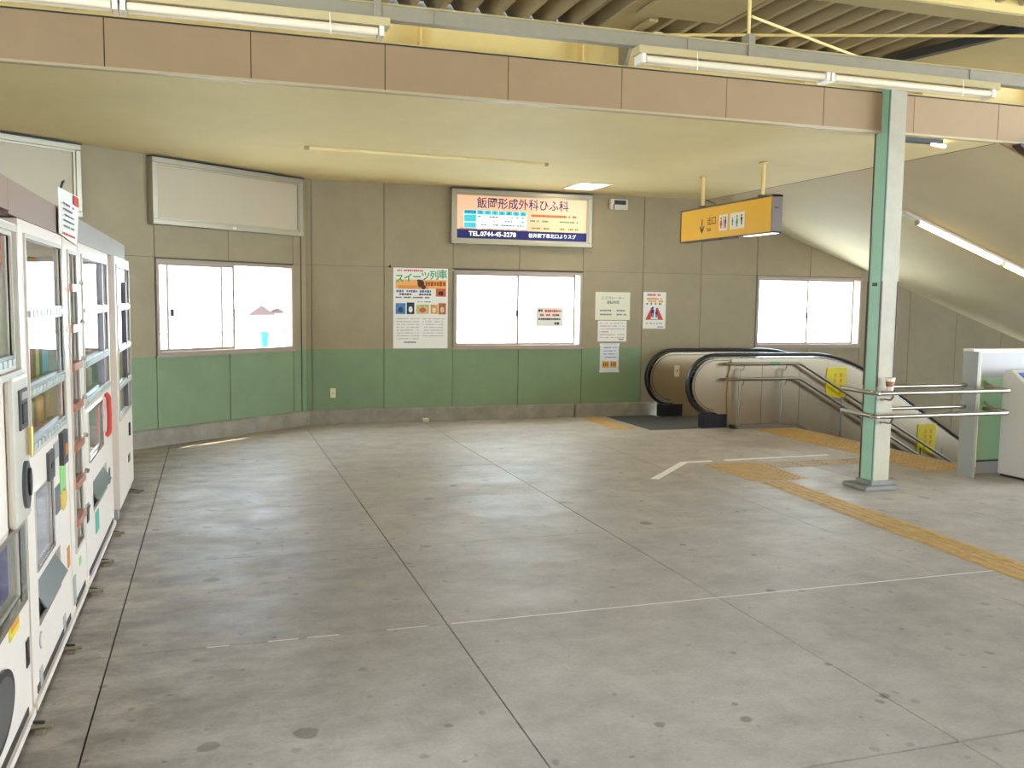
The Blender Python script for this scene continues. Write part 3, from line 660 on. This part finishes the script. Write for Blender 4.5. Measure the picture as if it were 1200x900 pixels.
# paper coffee cup standing on the rail by the column
t = thing('paper_cup', 'white paper coffee cup with brown sleeve standing on the guard rail', 'cup', (5.505, 6.505, .871))
MB().lathe([(.029, 0), (.032, .035), (.038, .095)], n=18).build('cup', WHITE, t); MB().lathe([(.0338, .035), (.0375, .078)], n=18).build('sleeve', mat('cup_sleeve', (158, 108, 70), .7), t); MB().lathe([(.041, .095), (.041, .102), (.036, .112)], n=18).build('lid', WHITE, t)
# partition and end post
pw = thing('wall_partition', 'low partition in white and green behind the guard rail beside the stairs', 'partition', (6.72, 6.80, 0), kind='structure')
MB().box(0, .03, -.01, .17, 0, 1.18).build('end_board', mat('end_board_grey', (142, 138, 126), .45), pw); MB().box(.03, .05, -.0, .03, .1, 1.17).build('corner_trim', CREAM, pw)
PWH = mat('partition_white', (164, 154, 146), .5); MB().box(.14, 5.2, .20, .28, 0, 1.16).build('core', PWH, pw)
MB().box(.05, 5.2, .19, .20, .125, .92).build('green_panel', mat('partition_green', (156, 182, 138), .5), pw); MB().box(.05, 5.2, .188, .20, .92, 1.16).build('white_panel', PWH, pw)
MB().box(.05, 5.2, .16, .20, 0, .115).build('base', PWH, pw); MB().box(.12, 5.2, .17, .30, 1.16, 1.195).build('cap_rail', mat('cap_cream', (216, 204, 176), .4), pw); MB().box(.05, 5.2, .158, .2, .115, .126).build('base_groove', DARKM, pw)
# white console machine
cm = thing('console_machine', 'white console with slanted coloured panel at the right edge of the picture', 'machine', (7.09, 6.86, 0))
MB().prism([(0, .02), (-.52, .02), (-.52, .72), (-.10, 1.0), (-.03, 1.0), (0, .97)], 0, .62, 'x').build('body', mat('console_white', (204, 192, 176), .4), cm, .012)
def slant(a, c, off): # points on the slanted top: parameter along it
    y0_, z0_, y1_, z1_ = -.10, 1.0, -.52, .72
    n_ = Vector((0, -.28, .42)).normalized()*off
    return (y0_+(y1_-y0_)*a+n_.y, z0_+(z1_-z0_)*a+n_.z), (y0_+(y1_-y0_)*c+n_.y, z0_+(z1_-z0_)*c+n_.z)
for a, c, m_, nm in ((.06, .45, mat('screen_blue', (74, 112, 178), .3), 'blue_panel'), (.45, .62, mat('screen_rust', (150, 92, 76), .3), 'red_panel'), (.62, .92, MGREY, 'key_panel')):
    p_, q_ = slant(a, c, .002); p2, q2 = slant(a, c, .006)
    MB().prism([p_, q_, q2, p2], .05, .57, 'x').build(nm, m_, cm)
MB().box(.02, .6, -.50, -.02, 0, .02).build('plinth', DARKM, cm)

# ================================================================ ESCALATOR
es = thing('escalator', 'escalator with stainless sides and black handrails going down beside the back wall', 'escalator', (5.72, 10.42, 0))
SLE = .60; bx = 2.33                  # slope and bend position (local x)
def top_path(z, x0, x1, n=10):
    out = [(x0, z)]
    rad = 1.9; ang = math.atan(SLE); t_ = rad*math.tan(ang/2)
    for k in range(n+1):
        a = ang*k/n; out.append((bx-t_+rad*math.sin(a), z-rad*(1-math.cos(a))))
    xe, ze = out[-1]; out.append((x1, ze-SLE*(x1-xe))); return out
def side(yc, nm, cladding, z_cl):
    r = .352; c = (.40, .55)
    arc = [(c[0]+r*math.cos(R(a)), c[1]+r*math.sin(R(a))) for a in range(270, 89, -12)]
    top = top_path(.902, .45, 7.6)
    low = [(7.6, top[-1][1]-.72)] + [(bx+.1, .17), (.45, .17)]
    MB().prism(arc + top + low, yc-.05, yc+.05).build('balustrade', STEELP, es)
    ra = .385
    path = [(.62, yc, .17)] + [(c[0]+ra*math.cos(R(a)), yc, c[1]+ra*math.sin(R(a))) for a in range(262, 89, -10)] + [(q[0], yc, q[1]+.033) for q in top_path(.902, .45, 7.6)]
    sec = [(.042*math.cos(2*math.pi*k/12), .024*math.sin(2*math.pi*k/12)) for k in range(12)]
    hp = MB(); P = [Vector(p_) for p_ in path]; rings = []
    for i, p_ in enumerate(P):
        d_ = (P[min(i+1, len(P)-1)]-P[max(i-1, 0)]).normalized(); yv = Vector((0, 1, 0)); nv = d_.cross(yv).normalized()
        rings.append([p_+yv*s0+nv*s1 for s0, s1 in sec])
    nn = len(sec); V = [v for rg in rings for v in rg]
    hp.add(V, [(i*nn+k, (i+1)*nn+k, (i+1)*nn+(k+1) % nn, i*nn+(k+1) % nn) for i in range(len(P)-1) for k in range(nn)], True)
    hp.build('handrail', BLACK, es)
    for q, m_, wd in ((.345, CHROME, .058), (.318, DARKM, .054)):
        rp = [(c[0]+q*math.cos(R(a)), yc, c[1]+q*math.sin(R(a))) for a in range(266, 89, -10)] + [(k_[0], yc, k_[1]-.352+q) for k_ in top_path(.902, .45, 7.6)]
        tb_ = MB(); P = [Vector(p_) for p_ in rp]; rings = []
        se = [(-wd, -.008), (wd, -.008), (wd, .008), (-wd, .008)] if m_ is CHROME else [(-wd, -.004), (wd, -.004), (wd, .004), (-wd, .004)]
        for i, p_ in enumerate(P):
            d_ = (P[min(i+1, len(P)-1)]-P[max(i-1, 0)]).normalized(); yv = Vector((0, 1, 0)); nv = d_.cross(yv).normalized()
            rings.append([p_+yv*s0+nv*s1 for s0, s1 in se])
        V = [v for rg in rings for v in rg]
        tb_.add(V, [(i*4+k, (i+1)*4+k, (i+1)*4+(k+1) % 4, i*4+(k+1) % 4) for i in range(len(P)-1) for k in range(4)])
        tb_.build('trim_band', m_, es)
    MB().box(.22, .56, yc-.07, yc+.07, 0, .175).build('inlet_box', mat('inlet_black', (26, 27, 32), .4), es, .01)
    MB().prism([(.56, 0), (.56, .18), (bx+.1, .18), (7.6, .18-SLE*(7.5-bx)), (7.6, -.5-SLE*(7.5-bx)), (bx-.2, -.25), (.7, -.25)], yc-.065, yc+.065).build('skirt', STEELP, es)
side(.05, 'near', True, 0)
side(1.23, 'far', False, 0)
ex = MB().prism([(.56, -.02), (.56, .62), (.60, .88), (1.2, .88)] + [(q[0], q[1]-.03) for q in top_path(.902, 1.3, 7.6)[1:]] + [(7.6, -1.1-SLE*(7.5-bx)), (1.4, -.30), (.7, -.30)], -.035, -.012).build('outer_cladding', STEELP, es)
for xx in (1.05, 1.62, 2.3, 3.1, 4.0, 4.9): MB().box(xx-.002, xx+.002, -.037, -.034, -.02-max(0, xx-1.5)*.55, .80-max(0, xx-bx+.3)*SLE).build('cladding_joint', DARKM, ex)
MAT = mat('landing_mat', (74, 76, 78), .6, var=.1, scale=10)
MB().box(-.52, .86, .10, 1.18, -.3, .006).build('landing_plate', MAT, es); MB().box(-.52, .2, -.02, .10, 0, .004).build('mat_edge', MAT, es); MB().box(-.52, .2, 1.18, 1.36, 0, .004).build('mat_edge', MAT, es)
MB().box(.86, 1.0, .10, 1.18, -.02, .012).build('comb_plate', STEEL, es)
stp = MB().box(0, .40, .12, 1.16, -.2, 0).mesh('escalator_step', DARKM)
for i in range(14): inst('step', stp, es, (1.0+.4*i, 0, -.01 if i < 3 else -.01-.24*(i-2)))
# yellow warning plates fixed on the outer side
YW_ = mat('plate_yellow', (226, 206, 20), .5)
for k, (xx, zz, lb) in enumerate(((2.03, .355, 0), (3.56, -.45, 0))):
    o = MB().prism([(xx, zz+.02), (xx+.31, zz-.01), (xx+.32, zz+.41), (xx+.005, zz+.405)], -.046, -.036).build('warning_plate', YW_, es)
    for q, n_ in ((.21, 4), (.12, 3)):
        for j in range(n_): MB().box(xx+q, xx+q+.035, -.048, -.046, zz+.33-.075*j-.05, zz+.33-.075*j).build('print_mark', ORANGE if q > .2 else mat('print_amber', (226, 164, 40), .6), o)
MB().box(.42, .50, 1.172, 1.178, .56, .72).build('safety_sticker', WHITE, es); MB().box(.455, .468, 1.168, 1.173, .63, .66).build('print_mark', INK, es)

# ---- stair handrail next to the escalator
hr = thing('stair_handrail', 'stainless double handrail with posts along the top of the stairs', 'handrail', (6.30, 10.30, 0))
for z, nm in ((.83, 'top_rail'), (.635, 'lower_rail')):
    MB().tube(fillet([(.06, .045, z), (-.08, .04, z), (-.08, 0, z), (.98, 0, z), (4.6, 0, z-.555*3.62)], .05), .019, 12).build(nm, STEEL, hr)
for xx in (.10, .73, 1.665, 3.0):
    zz = .05 if xx < .98 else -.555*(xx-.98)-.02
    zt = .82 if xx < .98 else .82-.555*(xx-.98)
    o = MB().tube([(xx, .02, zz-.06 if xx > .98 else zz), (xx, .02, zt-.06)], .015, 10).build('post', STEEL, hr)
    for q in (0, -.195): MB().tube(fillet([(xx, .02, zt-.075+q), (xx+.05, .015, zt-.07+q), (xx+.055, 0, zt-.01+q)], .02), .007, 8).build('bracket', STEEL, o)
MB().tube([(.52, 0, .83), (.66, 0, .83)], .0205, 12).build('grip_tape', mat('grip_green', (96, 150, 118), .6), hr)
MB().prism([(.0, .045), (.94, .045), (1.3, -.15), (1.3, -.19), (.92, .0), (.0, .0)], -.06, .062).build('kerb_plate', mat('kerb_plate', (120, 112, 98), .5), hr); MB().box(-.01, .03, -.06, .062, 0, .045).build('kerb_end', DARKM, hr)

# ================================================================ TACTILE PAVING AND FLOOR MARKINGS
def bar_tile():
    b = MB().box(-.148, .148, -.148, .148, .0005, .003)
    for q in (-.105, -.035, .035, .105): b.prism([(q-.019, .003), (q+.019, .003), (q+.013, .0085), (q-.013, .0085)], -.138, .138)
    return b.mesh('bar_tile', TACT)
def dot_tile():
    b = MB().box(-.148, .148, -.148, .148, .0005, .003)
    for i in range(5):
        for j in range(5): b.lathe([(.018, .003), (.011, .0085)], (-.116+.058*i, -.116+.058*j, 0), 8)
    return b.mesh('dot_tile', TACT)
BT, DT = bar_tile(), dot_tile(); BTW = BT.copy(); BTW.materials.clear(); BTW.materials.append(mat('tactile_worn', (186, 164, 132), .6, var=.12, scale=9))
tp = thing('tactile_paving', 'ochre ribbed tactile guide strip crossing the floor toward the viewer', 'tactile paving', (4.80, 7.10, 0), R(-3.2))
for k in range(18): inst('tile', BT, tp, (0, -.15-.3*k, 0))
tp = thing('tactile_paving', 'ochre dotted tactile square where the guide strips meet', 'tactile paving', (4.90, 7.60, 0), 0)
for i in (-.5, .5):
    for j in (-1.5, -.5, .5): inst('tile', DT, tp, (.3*i, .3*j+.15, 0))
tp = thing('tactile_paving', 'worn ribbed tactile strip leading from the dotted square to the stairs', 'tactile paving', (5.22, 7.85, 0), 0)
for k in range(4): inst('tile', BTW, tp, (.15+.3*k, 0, 0), R(90))
tp = thing('tactile_paving', 'ochre dotted tactile band across the top of the stairs', 'tactile paving', (6.85, 7.2, 0), 0)
for i in range(2):
    for j in range(10): inst('tile', DT, tp, (-.15+.3*i, .12+.3*j, 0))
tp = thing('tactile_paving', 'ochre dotted tactile band before the escalator landing', 'tactile paving', (4.92, 10.5, 0), 0)
for j in range(4):
    inst('tile', DT, tp, (0, .15+.3*j, 0))
TAPE = mat('worn_white_tape', (244, 240, 232), .7, var=.06, scale=20)
t = thing('floor_line', 'white angled floor line painted before the stairs', 'floor line')
MB().prism([(3.76, 7.50), (3.83, 7.47), (4.50, 8.17), (4.46, 8.23)], .0004, .002, 'z').build('stripe', TAPE, t)
MB().prism([(4.46, 8.23), (4.50, 8.17), (4.80, 8.175), (4.80, 8.235)], .0004, .002, 'z').build('stripe', TAPE, t); MB().prism([(4.95, 8.18), (6.22, 8.22), (6.22, 8.28), (4.95, 8.24)], .0004, .002, 'z').build('stripe', TAPE, t)

# ================================================================ DRINKS MACHINES
def body_mesh(w, h, d, holes, z0=.05, dep=.16):
    """front plate with openings plus the closed box behind it"""
    xs = sorted({0, w, *[q for hh in holes for q in hh[:2]]}); zs_ = sorted({z0, h, *[q for hh in holes for q in hh[2:]]})
    b = MB()
    for i in range(len(xs)-1):
        for j in range(len(zs_)-1):
            mx, mz = (xs[i]+xs[i+1])/2, (zs_[j]+zs_[j+1])/2
            if any(hh[0] < mx < hh[1] and hh[2] < mz < hh[3] for hh in holes): continue
            b.box(xs[i], xs[i+1], 0, dep, zs_[j], zs_[j+1])
    b.box(0, w, dep, d, z0, h)
    return b
PAL = [(206, 60, 44), (44, 92, 170), (232, 150, 40), (90, 170, 70), (240, 236, 226), (60, 44, 40), (120, 190, 210), (228, 206, 60)]
def can_mesh(k):
    rgb = PAL[k]; m_ = mat('can%d' % k, rgb, .3, metal=.2)
    return MB().lathe([(.026, 0), (.031, .008), (.031, .108), (.025, .12)], n=12).mesh('display_can', m_)
def bottle_mesh(k):
    rgb = PAL[k]; m_ = mat('can%d' % k, rgb, .3, metal=.2)
    return MB().lathe([(.029, 0), (.033, .01), (.033, .12), (.030, .15), (.013, .19), (.013, .21), (.015, .21), (.015, .222)], n=12).mesh('display_bottle', m_)
CANS = [can_mesh(k) for k in range(8)]; BOTS = [bottle_mesh(k) for k in range(8)]
BTN = MB().box(-.024, .024, -.010, 0, -.012, .012).mesh('button', mat('button_white', (214, 216, 208), .25))
INNER = mat('display_back', (214, 216, 214), .6); INNERD = mat('display_dark', (150, 152, 156), .5)
def frame(name, m_, par, x0, x1, z0, z1, t_, y0, y1):
    b = MB().box(x0-t_, x1+t_, y0, y1, z0-t_, z0).box(x0-t_, x1+t_, y0, y1, z1, z1+t_).box(x0-t_, x0, y0, y1, z0, z1).box(x1, x1+t_, y0, y1, z0, z1)
    return b.build(name, m_, par)
def product_window(t, x0, x1, z0, z1, rows, dep=.16, shelfm=None, seed=0, buttons=True):
    rnd = random.Random(seed)
    frame('window_frame', MBEIGE, t, x0, x1, z0, z1, .018, -.008, .006)
    MB().box(x0, x1, dep-.006, dep, z0, z1).build('display_back', INNER, t)
    for (z, kind) in rows:
        MB().box(x0, x1, .02, dep-.006, z, z+.012).build('shelf', WHITE, t)
        if buttons:
            s_ = MB().box(x0, x1, -.004, .02, z-.03, z+.018).build('button_strip', mat('strip_grey', (150, 152, 146), .3), t)
            n_ = max(3, int((x1-x0)/.072))
            for k in range(n_): inst('button', BTN, s_, (x0+(k+.5)*(x1-x0)/n_, -.004, z-.006))
        if kind:
            n_ = int((x1-x0)/.078)
            for k in range(n_):
                mlist = BOTS if kind == 'b' else CANS
                inst('display_bottle' if kind == 'b' else 'display_can', mlist[rnd.randrange(8)], t, (x0+(k+.5)*(x1-x0)/n_, dep*.55, z+.012))
    MB().box(x0, x1, .010, .014, z0, z1).build('glass', GLASS, t)
def machine(name, label, y0, w, h, d=.72, xf=-.67):
    return thing(name, label, 'vending machine', (xf, y0, 0), R(90), group='drinks vending machines along the left wall')
def kick(t, w, d):
    MB().box(.02, w-.02, .03, d-.05, 0, .05).build('base', DARKM, t)
    MB().box(.08, w-.08, -.003, .01, .055, .085).build('kick_slot', DARKM, t); MB().box(0, w, -.012, .02, .02, .05).build('kick_strip', MWHITE, t)
def foot(t, x):
    o = MB().tube([(x, .05, .018), (x, -.085, .018)], .009, 8).build('anchor_foot', GALV, t)
    MB().box(x-.035, x+.035, -.06, -.03, 0, .012).build('anchor_plate', GALV, o); MB().tube([(x+.03, .04, .03), (x+.05, -.05, .012)], .006, 6).build('anchor_bolt', DARKM, o)
def plate(name, m_, t, x0, x1, z0, z1, y0=-.004, y1=.002): return MB().box(x0, x1, y0, y1, z0, z1).build(name, m_, t)

# A, nearest
A = machine('vending_machine', 'nearest white vending machine cut off by the left edge, with round dark opening', 2.75, 1.0, 1.85)
MB().add(*(lambda q: (q.v, q.f))(body_mesh(1.0, 1.85, .72, [(.12, .86, 1.36, 1.80), (.30, .88, .52, .78)]))).build('body', MWHITE, A)
product_window(A, .12, .86, 1.36, 1.80, [(1.37, 'b')], seed=1)
frame('window_surround', MBEIGE, A, .10, .89, 1.335, 1.815, .022, -.022, -.006)
plate('orange_label', mat('label_vermilion', (222, 92, 40), .5), A, .70, .82, 1.70, 1.79, .014, .018)
MB().box(.69, .95, -.03, 0, .80, 1.32).build('coin_panel', MBEIGE, A, .02)
plate('coin_slot', mat('coin_dark', (70, 70, 70), .4), A, .77, .91, 1.13, 1.27, -.036, -.03); plate('coin_window', DARKM, A, .80, .87, 1.15, 1.22, -.04, -.036); plate('coin_rim', MGREY, A, .79, .90, 1.235, 1.26, -.04, -.036)
MB().tube([(.885, -.045, 1.13), (.885, -.045, 1.03)], .010, 10).build('return_lever', mat('brass', (214, 180, 110), .3, metal=.8), A)
MB().disc(.84, .93, .055, .085, -.042, -.03).build('bill_acceptor', mat('bill_dark', (88, 86, 88), .35), A); MB().disc(.845, .94, .025, .05, -.05, -.042, 14).build('bill_slot', BLACK, A)
frame('lower_frame', CHROME, A, .30, .88, .52, .78, .022, -.016, .004)
plate('lower_poster', mat('lower_poster_green', (110, 150, 130), .6, var=.4, scale=14), A, .30, .88, .52, .78, .05, .055); MB().box(.30, .88, .012, .016, .52, .78).build('glass', GLASS, A)
plate('dark_product', NAVY, A, .70, .82, .54, .76, .03, .045)
plate('yellow_sticker', mat('sticker_yellow', (224, 204, 40), .5), A, .64, .80, .43, .50); plate('sticker_print', ORANGE, A, .66, .78, .455, .475, -.006, -.004)
plate('dark_slot', BLACK, A, .91, .965, .235, .335)
MB().disc(.42, .27, .24, .125, -.010, .004, 28).build('delivery_opening', mat('opening_dark', (52, 50, 50), .4), A); MB().disc(.42, .27, .21, .10, -.012, -.010, 28).build('delivery_flap', mat('flap_grey', (84, 82, 80), .3), A)
kick(A, 1.0, .72); foot(A, .89)
# B
B = machine('vending_machine', 'second white vending machine with two rows of cans behind glass', 3.78, 1.04, 1.875)
MB().add(*(lambda q: (q.v, q.f))(body_mesh(1.04, 1.875, .72, [(.11, .97, 1.0, 1.81), (.16, .56, .53, .82), (.17, .73, .29, .48)]))).build('body', MWHITE, B)
product_window(B, .11, .97, 1.0, 1.81, [(1.53, 'b'), (1.23, 'b'), (1.02, 'c')], seed=2)
plate('coin_unit', mat('coin_dark', (70, 70, 70), .4), B, .77, .91, .83, .98, -.02); plate('coin_light', ORANGE, B, .82, .87, .87, .92, -.023, -.02); plate('grey_plate', MGREY, B, .62, .75, .88, .95)
plate('bill_slot', mat('bill_dark', (88, 86, 88), .35), B, .44, .58, .82, .94, -.012); plate('slot_mouth', BLACK, B, .48, .55, .87, .89, -.014, -.012)
plate('green_label', mat('label_green', (150, 204, 120), .5), B, .77, .92, .70, .825); MB().disc(.86, .66, .085, .05, -.004, .002, 20).build('yellow_label', mat('label_yellow', (224, 184, 80), .5), B); plate('grey_label', mat('label_grey', (110, 108, 112), .5), B, .63, .75, .635, .755)
plate('printed_poster', mat('machine_poster', (196, 192, 198), .6, var=.22, scale=9), B, .16, .56, .53, .82, .02, .03); frame('poster_frame', CHROME, B, .16, .56, .53, .82, .014, -.006, .004); MB().box(.16, .56, .006, .010, .53, .82).build('glass', GLASS, B)
plate('chute_back', DARKM, B, .17, .73, .29, .48, .12, .13); MB().prism([(.02, .29), (-.03, .36), (.03, .455), (.036, .455), (-.022, .36), (.028, .29)], .18, .72, 'x').build('delivery_flap', mat('flap_smoke', (112, 112, 110), .25), B)
plate('orange_sticker', ORANGE, B, .92, .98, .315, .41); MB().disc(.18, .235, .03, .035, -.003, .002, 18).build('logo_ring', MGREY, B); MB().disc(.18, .235, .022, .026, -.005, -.003, 18).build('logo_fill', MWHITE, B)
plate('vent_plate', MGREY, B, .74, .80, .06, .14); plate('vent_plate', MGREY, B, .13, .19, .06, .13)
kick(B, 1.04, .72); foot(B, .66)
# C
Cm = machine('vending_machine', 'narrow white vending machine with tall glass and copper shelf edges', 4.84, .52, 1.875)
MB().add(*(lambda q: (q.v, q.f))(body_mesh(.52, 1.875, .72, [(.14, .40, .33, 1.80)]))).build('body', MWHITE, Cm)
product_window(Cm, .14, .40, .33, 1.80, [(z, 'c' if i % 2 else None) for i, z in enumerate((.47, .66, .85, 1.05, 1.25, 1.44, 1.64))], seed=3, buttons=False)
COPP = mat('copper_edge', (206, 140, 118), .3, metal=.5)
for z in (.47, .66, .85, 1.05, 1.25, 1.44, 1.64): MB().box(.13, .42, -.022, .008, z-.025, z+.012).build('shelf_edge', COPP, Cm); MB().tube([(.41, -.025, z+.012), (.41, -.03, z+.03)], .012, 8).build('shelf_knob', CHROME, Cm)
plate('green_mark', mat('label_green', (150, 204, 120), .5), Cm, .24, .29, .22, .26); plate('vent_plate', MGREY, Cm, .02, .09, .08, .22)
kick(Cm, .52, .72); foot(Cm, .46)
# D
D = machine('vending_machine', 'wide white vending machine with a red handle beside its lower display', 5.38, 1.44, 1.875)
MB().add(*(lambda q: (q.v, q.f))(body_mesh(1.44, 1.875, .72, [(.10, 1.30, 1.0, 1.80), (.20, .86, .68, .94), (.34, 1.06, .35, .53)]))).build('body', MWHITE, D)
product_window(D, .10, 1.30, 1.0, 1.80, [(1.52, None), (1.23, 'b'), (1.02, 'c')], seed=4)
MB().box(1.02, 1.06, -.008, .02, 1.02, 1.80).build('window_bar', mat('bar_mauve', (176, 166, 172), .4), D)
frame('display_frame', CHROME, D, .20, .86, .68, .94, .015, -.008, .004); plate('printed_poster', mat('machine_poster2', (200, 192, 186), .6, var=.2, scale=8), D, .20, .86, .68, .94, .03, .04); MB().box(.20, .86, .006, .010, .68, .94).build('glass', GLASS, D)
MB().tube(fillet([(1.04, -.004, .97), (1.04, -.024, .95), (1.06, -.026, .82), (1.04, -.024, .72), (1.04, -.004, .70)], .03), .016, 10).build('red_handle', RED, D); MB().disc(1.16, .90, .03, .05, -.02, 0, 14).build('key_cylinder', CHROME, D)
plate('chute_back', DARKM, D, .34, 1.06, .35, .53, .12, .13); MB().prism([(.02, .35), (-.03, .42), (.03, .51), (.036, .51), (-.022, .42), (.028, .35)], .35, 1.05, 'x').build('delivery_flap', mat('flap_smoke', (112, 112, 110), .25), D)
plate('teal_label', mat('label_teal', (90, 176, 150), .5), D, .40, .55, .21, .335); plate('dark_slot', DARKM, D, 1.17, 1.23, .36, .46); plate('side_slot', BLACK, D, .04, .12, .36, .46)
kick(D, 1.44, .72); foot(D, .50); foot(D, 1.2)
# E
Em = machine('vending_machine', 'farthest white vending machine, standing slightly forward near the angled wall', 7.0, 1.16, 1.875, xf=-.645)
MB().add(*(lambda q: (q.v, q.f))(body_mesh(1.16, 1.875, .72, [(.10, 1.06, .72, 1.80)], z0=.085))).build('body', MWHITE, Em)
product_window(Em, .10, 1.06, .72, 1.80, [(1.52, None), (1.22, 'b'), (.95, 'c')], seed=5)
MB().box(.74, .78, -.008, .02, .74, 1.70).build('window_bar', mat('bar_dark', (110, 100, 104), .4), Em)
plate('coin_slot', DARKM, Em, .80, .86, .50, .60, -.012); plate('lower_slot', BLACK, Em, .70, .84, .30, .36)
MB().box(.02, .14, .02, .14, 0, .085).build('leg', MGREY, Em); MB().box(1.02, 1.14, .02, .14, 0, .085).build('leg', MGREY, Em); MB().box(.02, .14, .58, .70, 0, .085).build('leg', MGREY, Em); MB().box(1.02, 1.14, .58, .70, 0, .085).build('leg', MGREY, Em)
foot(Em, 1.0)
# header boards over the machines
HB = mat('header_taupe', (150, 126, 110), .5); HB2 = mat('header_taupe_lit', (160, 150, 138), .5)  # one band of taupe; its greying under the light is put into the second colour
t = thing('header_board', 'taupe header board above the two nearest vending machines', 'header board', (-.68, 2.6, 1.88), group='header boards above the vending machines')
MB().box(-.5, .005, 0, 1.06, .012, .125).build('board', HB, t); MB().box(-.5, .005, 1.063, 2.16, 0.0, .125).build('board', HB, t); MB().box(-.5, -.10, 0, 1.06, -.03, .012).build('batten', DARKM, t)
t = thing('header_board', 'header board above the three farther vending machines, tinted greyer to suggest the light', 'header board', (-.68, 4.77, 1.88), group='header boards above the vending machines')
MB().box(-.5, .005, 0, 1.9, .0, .125).build('board', HB2, t); MB().box(-.5, .005, 1.903, 3.42, .0, .125).build('board', HB2, t); MB().box(-.3, .001, .3, 3.3, -.004, .0).build('shadow_gap', DARKM, t)
# paper tag on the header
t = thing('paper_notice', 'white paper tag with red print hanging on the header board above the machines', 'notice', (-.668, 4.985, 1.86), R(90))
MB().add([(-.28, -.006, .02), (.25, -.012, -.01), (.31, -.022, .24), (-.26, -.006, .23), (-.28, -.003, .02), (.25, -.009, -.01), (.31, -.019, .24), (-.26, -.003, .23)], [(0,1,2,3),(7,6,5,4),(0,4,5,1),(1,5,6,2),(2,6,7,3),(3,7,4,0)]).build('sheet', PAPER, t)
box('red_stamp', RED, t, .10, .27, -.024, -.020, .185, .23); dashes('small_print', RED, t, -.24, .2, .025, .012, -.014, 201, 1, .08)
for k in range(5): dashes('small_print', LINE, t, -.22, .14, .165-.026*k, .010, -.018, 210+k, .85, .05)
MB().tube([(-.18, 0, .22), (-.18, -.012, .26), (-.14, -.012, .27)], .006, 6).build('hook', DARKM, t)
